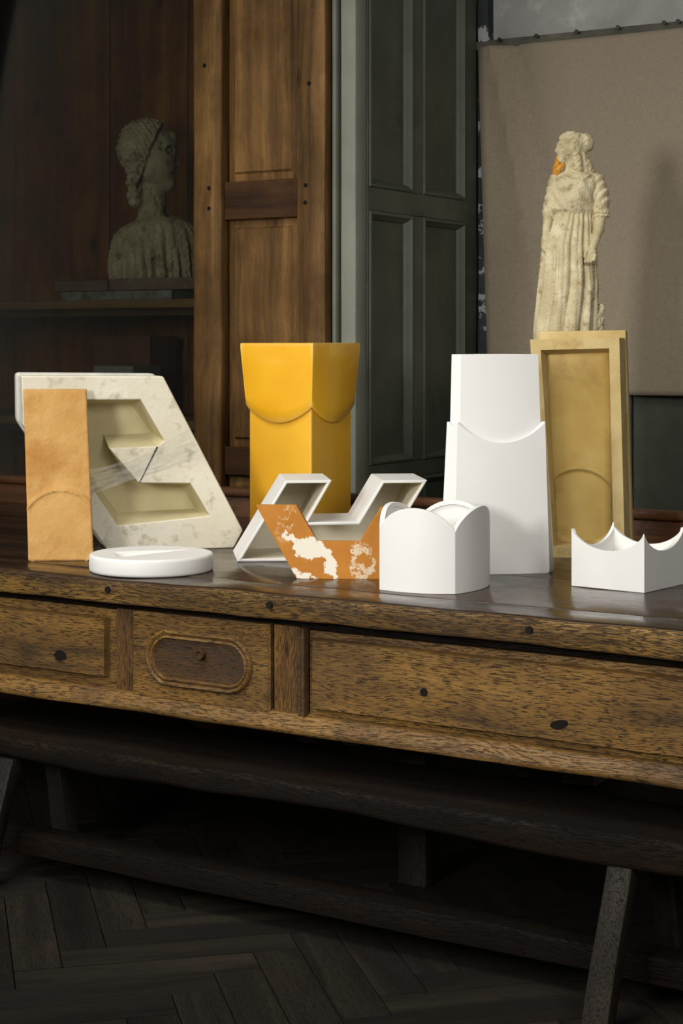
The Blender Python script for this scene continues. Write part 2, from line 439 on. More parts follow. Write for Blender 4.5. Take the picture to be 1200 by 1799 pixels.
# ------------------------------------------------------------------ setting: floor
floor = build('floor', *box(-6.4, 1.4, 1.2, 6.4, -0.06, -0.022), M['hole'])
tag(floor, 'dark herringbone parquet floor under the table', 'floor', kind='structure')
W_, L_ = 0.11, 0.55
bv, bf = box(0.0015, L_ - 0.0015, 0.0015, W_ - 0.0015, -0.024, 0.0)
block_me = bpy.data.meshes.new('parquet_block')
block_me.from_pydata(bv, [], bf)
block_me.materials.append(M['parquet'])
rot = math.radians(45)
cr, sr = math.cos(rot), math.sin(rot)
PX, PY = -2.62, 2.55
shown, rest = [], []
for m_ in range(-6, 7):
    for k in range(-48, 49):
        for vert in (0, 1):
            lx = (k + 10 * m_) * W_
            ly = (k + vert) * W_
            # V block: turned by 90 degrees, its lower right corner is the pivot
            px, py, a = (lx, ly, 0.0) if not vert else (lx + W_, ly, math.pi / 2)
            wx_, wy_ = PX + cr * px - sr * py, PY + sr * px + cr * py
            ang = a + rot
            mx_ = wx_ + math.cos(ang) * L_ / 2 - math.sin(ang) * W_ / 2
            my_ = wy_ + math.sin(ang) * L_ / 2 + math.cos(ang) * W_ / 2
            if not (-6.0 < mx_ < 1.0 and 1.6 < my_ < 6.1): continue
            dep = -mx_ * math.sin(YAW) + my_ * math.cos(YAW)
            lat = mx_ * math.cos(YAW) + my_ * math.sin(YAW)
            u = 600 + 3040 * lat / dep
            w = 605 + 3040 * CAM_H / dep
            (shown if (-200 < u < 1400 and 1360 < w < 1900) else rest).append((wx_, wy_, ang))
for (x, y, a) in shown:
    o = bpy.data.objects.new('parquet_block', block_me)
    C.objects.link(o); o.parent = floor
    o.location = (x, y, random.uniform(-0.0018, 0.0))
    o.rotation_euler = (random.uniform(-0.002, 0.002), 0, a)
RV, RF = [], []
for (x, y, a) in rest:
    ca, sa = math.cos(a), math.sin(a)
    k = len(RV)
    RV += [(x + ca * p[0] - sa * p[1], y + sa * p[0] + ca * p[1], p[2]) for p in bv]
    RF += [tuple(i + k for i in q) for q in bf]
o = build('parquet_field', RV, RF, M['parquet'], floor)
o['kind'] = 'stuff'

# ------------------------------------------------------------------ setting: back wall, batten, wainscot, architrave, panelled door
wall = build('wall_back', *box(-3.6, 1.4, 6.2, 6.32, 0, 3.3), M['wall'])
tag(wall, 'grey limewashed plaster wall above the linen canvas', 'wall', kind='structure')
xs = [-3.16, -2.53, -1.98, -1.45, -0.9, -0.3, 0.4, 1.2]
for i in range(len(xs) - 1):
    build('wainscot_board', *box(xs[i] + 0.004, xs[i + 1] - 0.004, 6.178, 6.2, 0, 1.42), M['wainscot'], wall, bevel=0.004)
trim2 = build('trim_2', *bar(-3.20, 1.3, 'x', rr(6.150, 6.199, 2.592, 2.628, 0.006, 2), 60, 0.004, 5, 3), M['batten'], smooth=True)
tag(trim2, 'thin grey wooden batten with nails holding the canvas', 'batten', kind='structure')
for i, x in enumerate((-3.07, -2.91, -2.74, -2.57, -2.385, -2.33, -2.1, -1.85)):
    build('nail', *join(cyl((x, 6.128, 2.622), 'y', 0.009, 0.006, 12), cyl((x, 6.134, 2.622), 'y', 0.003, 0.03, 8)), M['iron'], trim2, smooth=True)
trim3 = build('trim_3', *bar(0.0, 3.3, 'z', rr(-3.176, -3.13, 6.150, 6.2, 0.006, 2), 40, 0.003, 5, 8), M['peeling'], smooth=True)
tag(trim3, 'narrow board with peeling blue-grey paint beside the canvas', 'trim', kind='structure')

# architrave beside the cabinet
trim1 = build('trim_1', *join(bar(0, 3.3, 'z', rr(-3.2435, -3.181, 5.222, 5.30, 0.006, 2), 30, 0.001, 4, 1),
                              bar(0, 3.3, 'z', rr(-3.292, -3.273, 5.235, 5.30, 0.008, 3), 30, 0.001, 4, 2)), M['green_grey'], smooth=True)
build('groove_shade_board', *box(-3.275, -3.24, 5.288, 5.30, 0, 3.3), M['green'], trim1)  # darker green paints in the shade of the recessed groove
tag(trim1, 'grey-green painted architrave between the cabinet and the dark panelled door', 'trim', kind='structure')

door = thing('door_1', 'tall dark green panelled door behind the yellow vase', 'door', (-3.18, 5.3, 0), kind='structure')
X0 = -3.18
def dpart(name, y0, y1, z0, z1, x0=-3.225, x1=X0, bev=0.004):
    return build(name, *box(x0, x1, y0, y1, z0, z1), M['green'], door, bevel=bev, world=True)
dpart('stile', 5.302, 5.345 - 0.03, 0, 3.3); dpart('stile', 6.05, 6.146, 0, 3.3)
for z0, z1 in ((0.0, 0.18), (0.925, 0.985), (1.90, 1.985), (2.95, 3.3)):
    dpart('rail', 5.314, 6.051, z0, z1)
cols = ((5.314, 5.632), (5.712, 6.051))
rows = ((0.18, 0.925), (0.985, 1.90), (1.985, 2.95))
for z0, z1 in rows:
    dpart('muntin', 5.632, 5.712, z0, z1)
    for y0, y1 in cols:
        dpart('door_panel', y0, y1, z0, z1, -3.225, X0 - 0.026, 0)
        # moulding round the panel
        MV, MF = [], []
        prof = [(0.0, -0.001), (0.004, 0.004), (0.012, 0.005), (0.017, -0.004), (0.024, -0.010), (0.030, -0.022), (0.030, -0.027), (0.0, -0.027)]
        cs = [(y0, z0, 1, 1), (y1, z0, -1, 1), (y1, z1, -1, -1), (y0, z1, 1, -1)]
        for (cy, cz, sy, sz) in cs:
            for (i_, h_) in prof: MV.append((X0 + h_, cy + sy * i_, cz + sz * i_))
        k = len(prof)
        for c in range(4):
            d = (c + 1) % 4
            for j in range(k):
                j2 = (j + 1) % k
                MF.append((c * k + j, c * k + j2, d * k + j2, d * k + j))
        build('panel_moulding', MV, MF, M['green'], door, smooth=True, angle=25, world=True)

# ------------------------------------------------------------------ display cabinet
cab = thing('display_cabinet', 'tall brown pine display cabinet with glass front behind the table', 'cabinet', (-4.6, 5.5, 0))
def cpart(name, V, F, m, **kw): return build(name, V, F, m, cab, world=True, **kw)
cpart('stile', *bar(0, 3.15, 'z', rr(-3.854, -3.726, 5.165, 5.225, 0.010, 3), 40, 0.002, 4, 5), M['pine'], smooth=True)
cpart('stile', *bar(0, 3.15, 'z', rr(-3.403, -3.284, 5.18, 5.225, 0.005, 2), 40, 0.0015, 4, 9), M['pine'], smooth=True)
for z0, z1 in ((0, 0.14), (0.94, 1.044), (1.877, 2.017), (2.95, 3.15)):
    cpart('rail', *box(-3.724, -3.404, 5.184, 5.222, z0, z1), M['pine_rail'], bevel=0.004)
for z0, z1 in ((0.14, 0.94), (1.044, 1.877), (2.017, 2.95)):
    # fielded panel: thin raised field with bevelled margins
    x0, x1, yb, yf = -3.720, -3.406, 5.212, 5.198
    a, b = 0.028, 0.036
    V = [(x0, yb, z0), (x1, yb, z0), (x1, yb, z1), (x0, yb, z1),
         (x0 + a, yb - 0.004, z0 + a), (x1 - a, yb - 0.004, z0 + a), (x1 - a, yb - 0.004, z1 - a), (x0 + a, yb - 0.004, z1 - a),
         (x0 + b, yf, z0 + b), (x1 - b, yf, z0 + b), (x1 - b, yf, z1 - b), (x0 + b, yf, z1 - b),
         (x0, 5.222, z0), (x1, 5.222, z0), (x1, 5.222, z1), (x0, 5.222, z1)]
    F = []
    for q in (0, 4):
        for i in range(4): F.append((q + i, q + (i + 1) % 4, q + 4 + (i + 1) % 4, q + 4 + i))
    F += [(8, 9, 10, 11), (12, 15, 14, 13)] + [(i, 12 + i, 12 + (i + 1) % 4, (i + 1) % 4) for i in range(4)]
    cpart('front_panel', V, F, M['pine'])
for px_, pz_ in ((-3.779, 1.996), (-3.779, 1.921), (-3.364, 1.988), (-3.366, 1.926), (-3.35, 2.35), (-3.80, 2.45)):
    cpart('peg', *cyl((px_, 5.1635 if px_ < -3.6 else 5.1785, pz_), 'y', 0.008, 0.012, 10), M['hole'], smooth=True)
cpart('side_panel', *box(-3.318, -3.296, 5.226, 5.9, 0, 3.15), M['pine'])
cpart('side_panel', *box(-5.92, -5.88, 5.2, 5.9, 0, 3.15), M['pine'])
cpart('stile', *bar(0, 3.15, 'z', rr(-5.90, -5.78, 5.165, 5.225, 0.008, 2), 20, 0.002, 4, 5), M['pine'], smooth=True)
cpart('top_panel', *box(-5.92, -3.296, 5.2, 5.9, 3.15, 3.19), M['pine_rail'])
bx = [-5.86, -5.365, -4.812, -4.39, -3.97, -3.62, -3.33]
for i in range(len(bx) - 1):
    cpart('back_board', *box(bx[i] + 0.003, bx[i + 1] - 0.003, 5.85 - 0.004 * (i % 2), 5.88, 0, 3.15), M['pine_inner'], bevel=0.003)
for z in (0.62, 1.13, 1.594):
    cpart('shelf', *bar(-5.87, -3.86, 'x', rr(5.262, 5.846, z - 0.034, z, 0.006, 2), 20, 0.001, 3, z), M['shelf'], smooth=True)
    cpart('shelf_batten', *box(-5.87, -3.86, 5.32, 5.36, z - 0.062, z - 0.035), M['pine_rail'])
pane = cpart('glass_pane', *box(-5.78, -3.85, 5.196, 5.199, 0.1, 3.05), M['glass'])
tag(pane, 'dim glass pane with faint reflections')
cpart('rail', *box(-5.78, -3.854, 5.18, 5.222, 3.04, 3.15), M['pine_rail'])
cpart('rail', *box(-5.78, -3.854, 5.18, 5.222, 0.0, 0.12), M['pine_rail'])

# boards and block under the bust, boxes on the shelf below
def single(name, label, cat, V, F, m, group=None, loc=(0, 0, 0), **kw):
    V = [(v[0] - loc[0], v[1] - loc[1], v[2] - loc[2]) for v in V]
    o = build(name, V, F, m, None, loc=loc, **kw)
    return tag(o, label, cat, group)
single('grey_block', 'low dusty grey block on the cabinet shelf under the reddish slabs', 'block',
       *box(-4.67, -4.107, 5.365, 5.62, 1.594, 1.632), M['slab_grey'], loc=(-4.39, 5.5, 1.594), bevel=0.003)
single('stone_slab', 'left one of two reddish slabs under the clay bust in the cabinet', 'slab',
       *box(-4.70, -4.425, 5.36, 5.64, 1.633, 1.676), M['slab'], loc=(-4.56, 5.5, 1.633), bevel=0.005, group='slabs under the bust')
single('stone_slab', 'right one of two reddish slabs carrying the clay bust in the cabinet', 'slab',
       *box(-4.415, -3.90, 5.36, 5.64, 1.633, 1.680), M['slab'], loc=(-4.16, 5.5, 1.633), bevel=0.005, group='slabs under the bust')
single('grey_block', 'small dark block behind the cabinet post under the right slab', 'block',
       *box(-4.02, -3.92, 5.40, 5.62, 1.594, 1.632), M['slab_grey'], loc=(-3.97, 5.5, 1.594), bevel=0.003)
b1 = thing('storage_box', 'faded red box on the dark cabinet shelf below the bust', 'box', (-4.54, 5.68, 1.13))
build('body', *box(-0.15, 0.15, -0.09, 0.09, 0, 0.28), M['red_box'], b1, bevel=0.004)
build('lid', *box(-0.154, 0.154, -0.094, 0.094, 0.27, 0.325), M['red_box'], b1, bevel=0.004)
b2 = thing('storage_box', 'flat grey box lid-up in the cabinet just above the plaster mould', 'box', (-4.40, 5.46, 1.13))
build('body', *box(-0.10, 0.095, -0.085, 0.085, 0, 0.17), M['grey_box'], b2, bevel=0.003)
build('lid', *box(-0.104, 0.099, -0.089, 0.089, 0.165, 0.205), M['grey_box'], b2, bevel=0.003)

# ------------------------------------------------------------------ oak table
tab = thing('oak_table', 'long old oak table with panelled drawers and dark polished top', 'table', (-2.75, 4.2, 0))
XL, XR = -4.9, -0.6
def tpart(name, VF, m, parent=None, **kw): return build(name, VF[0], VF[1], m, parent or tab, world=True, **kw)
ys = [3.46, 3.60, 4.05, 4.50, 4.93]
for i in range(4):
    r = 0.010 if i == 0 else 0.003
    tpart('top_plank', bar(XL, XR, 'x', rr(ys[i] + (0.0 if i == 0 else 0.0008), ys[i + 1] - 0.0008, T - 0.062, T, r, 3), 130, 0.0035 if i == 0 else 0.0012, 7, i * 3.1), M['oak_top'], smooth=True)
tpart('top_edge', bar(XL, XR, 'x', rr(3.4535, 3.475, T - 0.062, T - 0.0035, 0.007, 3), 160, 0.005, 7, 0.0), M['oak_edge'], smooth=True)
for x in (-3.95, -2.845, -2.345, -1.655, -1.0):
    tpart('peg', cyl((x, 3.4475, T - 0.028), 'y', 0.0085, 0.02, 12, 0.0095), M['hole'], smooth=True)
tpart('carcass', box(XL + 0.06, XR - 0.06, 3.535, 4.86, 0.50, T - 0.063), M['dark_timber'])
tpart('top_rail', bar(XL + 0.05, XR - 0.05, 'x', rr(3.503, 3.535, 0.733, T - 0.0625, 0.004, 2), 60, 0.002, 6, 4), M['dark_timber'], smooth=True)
prof = [(3.535, 0.482), (3.474, 0.482), (3.467, 0.486), (3.465, 0.496), (3.470, 0.505), (3.476, 0.510), (3.479, 0.518), (3.487, 0.526), (3.497, 0.530), (3.535, 0.530)]
tpart('bottom_moulding', bar(XL + 0.05, XR - 0.05, 'x', prof, 120, 0.003, 6, 2), M['oak_front'], smooth=True, angle=50)
def stile(x0, x1, y=3.494): tpart('stile', bar(0.522, 0.738, 'z', rr(x0, x1, y, 3.535, 0.004, 2), 10, 0.0015, 9, x0), M['oak_upright'], smooth=True)
stile(-2.853, -2.797); stile(-2.362, -2.287); stile(-3.62, -3.56); stile(-0.95, -0.86)
def raised(name, x0, x1, z0, z1, back=3.512, mid=3.500, front=3.487, mar=0.02, m=None, jit=0.002):
    """drawer front / panel: sunk margin and a raised field"""
    nx = max(4, int((x1 - x0) / 0.06)); nz = 5
    V, F = [], []
    def q(s, t): return (x0 + (x1 - x0) * s, z0 + (z1 - z0) * t)
    # field grid
    for j in range(nz + 1):
        for i in range(nx + 1):
            x = x0 + mar + (x1 - x0 - 2 * mar) * i / nx
            z = z0 + mar + (z1 - z0 - 2 * mar) * j / nz
            V.append((x + jit * noise.noise(Vector((x * 9, z * 9, 1))), front + jit * noise.noise(Vector((x * 5, z * 7, 4))), z + jit * noise.noise(Vector((x * 9, z * 9, 8)))))
    idx = lambda i, j: j * (nx + 1) + i
    for j in range(nz):
        for i in range(nx): F.append((idx(i, j), idx(i + 1, j), idx(i + 1, j + 1), idx(i, j + 1)))
    ring = [idx(i, 0) for i in range(nx + 1)] + [idx(nx, j) for j in range(1, nz + 1)] + [idx(i, nz) for i in range(nx - 1, -1, -1)] + [idx(0, j) for j in range(nz - 1, 0, -1)]
    def outset(i, d, y):
        x, _, z = V[i]
        cx, cz = (x0 + x1) / 2, (z0 + z1) / 2
        ex = x0 + mar - d if i in left else x1 - mar + d if i in right else x
        ez = z0 + mar - d if i in low else z1 - mar + d if i in high else z
        return (ex, y, ez)
    left = {idx(0, j) for j in range(nz + 1)}; right = {idx(nx, j) for j in range(nz + 1)}
    low = {idx(i, 0) for i in range(nx + 1)}; high = {idx(i, nz) for i in range(nx + 1)}
    prev = ring
    for d, y in ((0.0035, mid), (mar, mid + 0.001), (mar, 3.535)):
        k = len(V)
        V.extend(outset(i, d, y) for i in ring)
        cur = list(range(k, k + len(ring)))
        for a in range(len(ring)):
            b = (a + 1) % len(ring)
            F.append((prev[a], prev[b], cur[b], cur[a]))
        prev = cur
    F.append(tuple(prev))
    return tpart(name, (V, F), m or M['oak_front'], smooth=True, angle=30)
raised('drawer_front', -3.558, -2.856, 0.530, 0.738, mar=0.030, mid=3.504, front=3.485)
raised('long_panel', -2.262, -0.952, 0.530, 0.731, mar=0.019, mid=3.502, front=3.483)
mould = tpart('bead_moulding', join(bar(0.528, 0.738, 'z', rr(-2.287, -2.277, 3.484, 3.53, 0.004, 3), 8, 0.001, 9, 1),
                                    bar(0.528, 0.738, 'z', rr(-2.275, -2.264, 3.478, 3.53, 0.005, 3), 8, 0.001, 9, 6)), M['oak_dark'], smooth=True)
drawer = raised('drawer_front', -2.793, -2.367, 0.520, 0.738, mid=3.487, front=3.4835, mar=0.006)
# oval raised moulding on the drawer
def stadium(hx, hz, n=24):
    P = []
    for s in (0, 1):
        for k in range(n + 1):
            t = -math.pi / 2 + math.pi * k / n + s * math.pi
            P.append(((hx - hz) * (1 if s == 0 else -1) + hz * math.cos(t), hz * math.sin(t)))
    return P
ocx, ocz = -2.581, 0.628
prof = [(0.0, 3.4835), (0.0015, 3.477), (0.006, 3.4735), (0.011, 3.476), (0.0135, 3.4805), (0.016, 3.476), (0.020, 3.4755), (0.0235, 3.481), (0.026, 3.4885)]
V, F = [], []
P0 = stadium(0.164, 0.072)
for off, y in prof:
    for (a, b) in stadium(0.164 - off, 0.072 - off): V.append((ocx + a, y, ocz + b))
n_ = len(P0)
for r_ in range(len(prof) - 1):
    for i in range(n_):
        k = (i + 1) % n_
        F.append((r_ * n_ + i, r_ * n_ + k, (r_ + 1) * n_ + k, (r_ + 1) * n_ + i))
tpart('oval_moulding', (V, F), M['oak_front'], drawer, smooth=True, angle=60)
tpart('oval_field', ([(ocx + a, 3.4818, ocz + b) for a, b in stadium(0.139, 0.047)] + [(ocx + a, 3.4838, ocz + b) for a, b in stadium(0.143, 0.051)],
      [tuple(range(n_))] + [(i, (i + 1) % n_, n_ + (i + 1) % n_, n_ + i) for i in range(n_)]), M['oak_dark'], drawer)
# wooden knob stub, peg holes and gouge
kv, kf = [], []
for r_, y in ((0.0135, 3.483), (0.0145, 3.474), (0.0125, 3.4695), (0.009, 3.4695), (0.0075, 3.474), (0.0, 3.475)):
    for i in range(20):
        t = TAU * i / 20
        kv.append((-2.571 + r_ * math.cos(t), y, 0.648 + r_ * math.sin(t)))
for r_ in range(5):
    for i in range(20): kf.append((r_ * 20 + i, r_ * 20 + (i + 1) % 20, r_ * 20 + 20 + (i + 1) % 20, r_ * 20 + 20 + i))
tpart('knob_stub', (kv, kf), M['oak_dark'], drawer, smooth=True)
tpart('peg_hole', cyl((-1.937, 3.4805, 0.620), 'y', 0.0095, 0.012, 16), M['hole'], smooth=True)
g_ = []
for k in range(18):
    t = TAU * k / 18
    a, b = 0.022 * math.cos(t), 0.0095 * math.sin(t) * (1.2 if math.sin(t) < 0 else 0.9)
    g_.append((a * 0.96 - b * 0.28 - 1.598, a * 0.28 + b * 0.96 + 0.586))
tpart('gouge', prism(g_, 3.4815, 3.49), M['hole'])
tpart('knot', (lambda vf: vf)(prism([(-3.035 + 0.020 * math.cos(TAU * k / 14) * (1 + 0.25 * math.sin(3 * k)), 0.600 + 0.014 * math.sin(TAU * k / 14)) for k in range(14)], 3.4835, 3.49)), M['hole'])
# back upstand
tpart('back_board', bar(XL, XR, 'x', rr(4.932, 4.965, 0.70, 0.893, 0.003, 2), 60, 0.001, 4, 3), M['back_rail'], smooth=True)
tpart('back_cap', bar(XL, XR, 'x', rr(4.915, 4.985, 0.890, 0.919, 0.010, 3), 90, 0.002, 5, 6), M['back_rail'], smooth=True)
for x, y in ((-4.72, 3.62), (-4.72, 4.78), (-0.78, 3.62), (-0.78, 4.78), (-2.24, 4.0), (-2.24, 4.78)):
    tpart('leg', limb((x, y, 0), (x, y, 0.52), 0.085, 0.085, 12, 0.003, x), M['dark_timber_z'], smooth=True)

# ------------------------------------------------------------------ bench under the table
ben = thing('trestle_bench', 'dark rough wooden bench pushed under the front of the table', 'bench', (-2.3, 3.55, 0))
V, F = bar(-3.75, -0.85, 'x', rr(3.415, 3.73, 0.328, 0.384, 0.014, 3), 120, 0.006, 4.5, 2)
V2 = []
for (x, y, z) in V:
    k = (x + 3.75) / 2.9
    if z < 0.35: z -= 0.03 * max(0, k - 0.35) - 0.008 * math.sin(x * 5)
    V2.append((x, y, z))
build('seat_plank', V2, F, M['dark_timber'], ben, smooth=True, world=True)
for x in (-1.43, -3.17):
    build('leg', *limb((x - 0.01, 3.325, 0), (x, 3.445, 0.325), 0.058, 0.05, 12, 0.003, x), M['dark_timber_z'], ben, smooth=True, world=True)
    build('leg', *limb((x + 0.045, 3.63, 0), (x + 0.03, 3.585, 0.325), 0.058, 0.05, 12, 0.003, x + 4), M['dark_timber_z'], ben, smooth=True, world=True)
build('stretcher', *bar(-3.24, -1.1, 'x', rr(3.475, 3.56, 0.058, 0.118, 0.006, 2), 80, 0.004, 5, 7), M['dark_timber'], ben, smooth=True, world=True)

# ------------------------------------------------------------------ canvas
V, F = [], []
nx, nz = 90, 60
for j in range(nz + 1):
    for i in range(nx + 1):
        s, t = i / nx, j / nz
        x = -3.165 + 2.9 * s
        ztop = 2.600
        z = 1.232 + (ztop - 1.232) * t
        # left edge hangs inwards a little, soft folds fall from the first nail
        edge = 0.045 * (1 - t) * math.exp(-s * 9)
        dgl = (x + 3.10) - 0.26 * (1 - t)
        fold = -0.026 * math.exp(-(dgl / 0.035) ** 2) * (0.3 + 0.7 * t) + 0.018 * math.exp(-((dgl - 0.09) / 0.05) ** 2)
        fold += 0.010 * (1 - t) * math.sin(x * 9 + 1.2 * t) + 0.004 * math.sin(x * 4.1)
        V.append((x + edge, 6.136 + fold, z + 0.004 * math.sin(x * 3)))
for j in range(nz):
    for i in range(nx):
        a = j * (nx + 1) + i
        F.append((a, a + 1, a + nx + 2, a + nx + 1))
V = [(x + 1.7, y - 6.136, z - 1.232) for x, y, z in V]
cv = build('canvas_backdrop', V, F, M['canvas'], None, smooth=True, loc=(-1.7, 6.136, 1.232))
sol = cv.modifiers.new('thickness', 'SOLIDIFY'); sol.thickness = 0.003; sol.offset = 1
tag(cv, 'taupe linen canvas nailed to the wall behind the statue', 'canvas')

# ------------------------------------------------------------------ sculpting with distance fields
def surface_nets(v, o, h):
    s = v < 0
    nx, ny, nz = v.shape
    c = np.zeros((nx - 1, ny - 1, nz - 1), np.int8)
    offs = [(a, b, d) for a in (0, 1) for b in (0, 1) for d in (0, 1)]
    for a, b, d in offs:
        c += s[a:nx - 1 + a, b:ny - 1 + b, d:nz - 1 + d]
    act = (c > 0) & (c < 8)
    I, J, K = np.nonzero(act)
    idx = -np.ones(act.shape, np.int64); idx[I, J, K] = np.arange(len(I))
    pos = np.zeros((len(I), 3)); cnt = np.zeros(len(I))
    for p in offs:
        for ax in range(3):
            if p[ax]: continue
            q = list(p); q[ax] = 1
            a = v[I + p[0], J + p[1], K + p[2]]; b = v[I + q[0], J + q[1], K + q[2]]
            m = (a < 0) != (b < 0)
            t = np.where(m, a / np.where(a - b == 0, 1, a - b), 0)
            for d in range(3):
                pos[:, d] += np.where(m, p[d] + t * (q[d] - p[d]), 0)
            cnt += m
    pos = pos / cnt[:, None] + np.stack([I, J, K], 1)
    pos = pos * h + np.array(o)
    F = []
    for ax in range(3):
        u, w = (ax + 1) % 3, (ax + 2) % 3
        sl0 = [slice(1, -1)] * 3; sl1 = [slice(1, -1)] * 3
        sl0[ax] = slice(0, -1); sl1[ax] = slice(1, None)
        a, b = s[tuple(sl0)], s[tuple(sl1)]
        e = np.stack(np.nonzero(a != b), 1)
        sign = a[tuple(e.T)]
        e[:, u] += 1; e[:, w] += 1
        def cell(du, dw):
            q = e.copy(); q[:, u] += du; q[:, w] += dw
            return idx[q[:, 0], q[:, 1], q[:, 2]]
        quad = np.stack([cell(-1, -1), cell(0, -1), cell(0, 0), cell(-1, 0)], 1)
        quad[~sign] = quad[~sign][:, ::-1]
        F.append(quad)
    return pos, np.concatenate(F)

def grid(lo, hi, h):
    ax = [np.arange(l, u + h, h, dtype=np.float32) for l, u in zip(lo, hi)]
    return np.meshgrid(*ax, indexing='ij')
def smin(a, b, k):
    h = np.clip(0.5 + 0.5 * (b - a) / k, 0, 1)
    return b + (a - b) * h - k * h * (1 - h)
def ell(G, c, r):
    q = [(G[i] - c[i]) / r[i] for i in range(3)]
    d = np.sqrt(q[0] ** 2 + q[1] ** 2 + q[2] ** 2)
    return (d - 1) * min(r)
def cap(G, a, b, r0, r1):
    a, b = np.array(a, float), np.array(b, float)
    ab = b - a
    t = np.clip(((G[0] - a[0]) * ab[0] + (G[1] - a[1]) * ab[1] + (G[2] - a[2]) * ab[2]) / (ab @ ab), 0, 1)
    d = np.sqrt((G[0] - a[0] - t * ab[0]) ** 2 + (G[1] - a[1] - t * ab[1]) ** 2 + (G[2] - a[2] - t * ab[2]) ** 2)
    return d - (r0 + (r1 - r0) * t)
def column(G, rows, fold=None):
    """stacked ellipses: rows of (z, x_min, x_max, y_centre, y_half)"""
    z = np.array([r[0] for r in rows], float)
    f = lambda c: np.interp(G[2], z, np.array(c, float)).astype(np.float32)
    cx = f([(r[1] + r[2]) / 2 for r in rows]); rx = f([(r[2] - r[1]) / 2 for r in rows])
    cy = f([r[3] for r in rows]); ry = f([r[4] for r in rows])
    dx, dy = G[0] - cx, G[1] - cy
    d = (np.sqrt((dx / rx) ** 2 + (dy / ry) ** 2) - 1) * np.minimum(rx, ry)
    if fold is not None:
        th = np.arctan2(dy / ry, dx / rx)
        d = d + fold(th, G[2], dx / rx)
    return np.maximum(d, np.maximum(G[2] - z[-1], z[0] - G[2]))
def rough(G, a, f):
    x, y, z = G[0] * f, G[1] * f, G[2] * f
    return a * (np.sin(x + 1.3 * np.sin(0.7 * y + z)) * np.sin(1.1 * y + np.sin(1.2 * z)) + 0.6 * np.sin(1.7 * z + np.sin(1.9 * x)) * np.sin(2.1 * x + 1.4 * y))
def sculpt(name, d, lo, h, unit, m, parent):
    P, Q = surface_nets(d, lo, h)
    P = P * unit
    me = bpy.data.meshes.new(name)
    me.from_pydata(P.tolist(), [], Q.tolist())
    me.materials.append(m)
    me.polygons.foreach_set('use_smooth', [True] * len(me.polygons))
    o = bpy.data.objects.new(name, me)
    C.objects.link(o); o.parent = parent
    return o

# ---- standing woman statue on a plinth behind the gold mould
plin = thing('plinth', 'plain grey pedestal standing behind the ochre mould under the statue', 'plinth', (-2.37, 5.26, 0))
build('shaft', *box(-0.115, 0.115, -0.105, 0.105, 0.04, 1.325), M['plinth'], plin, bevel=0.006)
build('cap', *box(-0.135, 0.135, -0.125, 0.125, 1.322, 1.352), M['plinth'], plin, bevel=0.004)
build('foot', *box(-0.135, 0.135, -0.125, 0.125, 0.0, 0.045), M['plinth'], plin, bevel=0.004)

st = thing('statue', 'small weathered plaster statue of a standing woman in a long skirt', 'statue', (-2.37, 5.26, 1.352), math.radians(24))
U = 1 / 532.0
lo, hi, h = (-70, -58, -3), (72, 60, 416), 1.25
G = grid(lo, hi, h)
X = lambda px: px - 1000.0
Z = lambda py: 640.0 - py
def skirt_fold(th, z, sx):
    k = np.clip((272 - z) / 272, 0, 1)
    a = 0.8 + 3.4 * np.minimum(k * 2.0, 1)
    w = 1 - 2 * np.abs(np.sin(5.5 * th + 0.55 * np.sin(2.0 * th + 1.0) - 0.0035 * z + 0.25 * np.sin(0.03 * z)))
    g = 1 - 2 * np.abs(np.sin(13 * th + 0.5 * np.sin(3 * th)))
    return a * w + 1.3 * (1 - 0.75 * k) * g + 0.8 * np.sin(3 * th + 0.02 * z)
sk = column(G, [(-2, X(940), X(1040), 0, 40), (60, X(940), X(1042), 0, 40), (140, X(947), X(1044), 0, 37), (210, X(952), X(1041), 0, 33),
                (250, X(967), X(1039), 0, 27), (272, X(976), X(1035), 0, 22)], skirt_fold)
blouse = column(G, [(264, X(974), X(1038), 0, 23), (272, X(967), X(1041), -2, 26), (290, X(965), X(1040), -4, 29), (310, X(966), X(1043), -4, 29),
                    (325, X(968), X(1047), -1, 25), (333, X(973), X(1046), 1, 21), (340, X(984), X(1032), 2, 14)],
                lambda th, z, sx: 1.2 * np.sin(9 * th + 0.12 * z) * np.sin(0.13 * z + 2 * sx))
d = smin(sk, blouse, 3)
band = column(G, [(266, X(974.5), X(1036), 0, 24.5), (275, X(975), X(1036), 0, 24.5)])
d = smin(d, band, 1.5)
neck = cap(G, (X(1000), 0, Z(300)), (X(998), -2, Z(275)), 10.5, 10)
d = smin(d, neck, 6)
# head turned to the left
head = ell(G, (X(1000), 0, Z(257)), (22, 20, 25))
face = ell(G, (X(989), -4, Z(266)), (13.5, 14, 20))
head = smin(head, face, 8)
head = smin(head, ell(G, (X(983.5), -5, Z(279.5)), (6.5, 7, 5.5)), 5)            # chin
head = smin(head, cap(G, (X(978), -5, Z(255)), (X(974), -5.5, Z(264.5)), 2.0, 3.0), 2.5)   # nose
head = smin(head, cap(G, (X(977.5), -5.5, Z(271.5)), (X(981), -10, Z(272)), 1.8, 1.6), 2)    # lips
head = smin(head, cap(G, (X(977.5), -3, Z(252)), (X(984), -14, Z(252.5)), 2.4, 2.4), 3)      # brow
head = -smin(-head, ell(G, (X(979.5), -13, Z(257)), (4.5, 4.5, 3.4)), 2.5)                  # eye hollow
head = smin(head, ell(G, (X(981.5), -11.0, Z(257)), (3.2, 3.2, 2.0)), 1.5)
head = smin(head, ell(G, (X(1003), -18, Z(259)), (4, 3.5, 7)), 2)                           # ear
hair = ell(G, (X(1001), 1, Z(247)), (24.5, 22.5, 18)) + rough(G, 0.9, 0.55)
hair = np.maximum(hair, (Z(250) - G[2]) * 0.85 - (G[0] - X(990)) * 0.55)
head = smin(head, hair, 2)
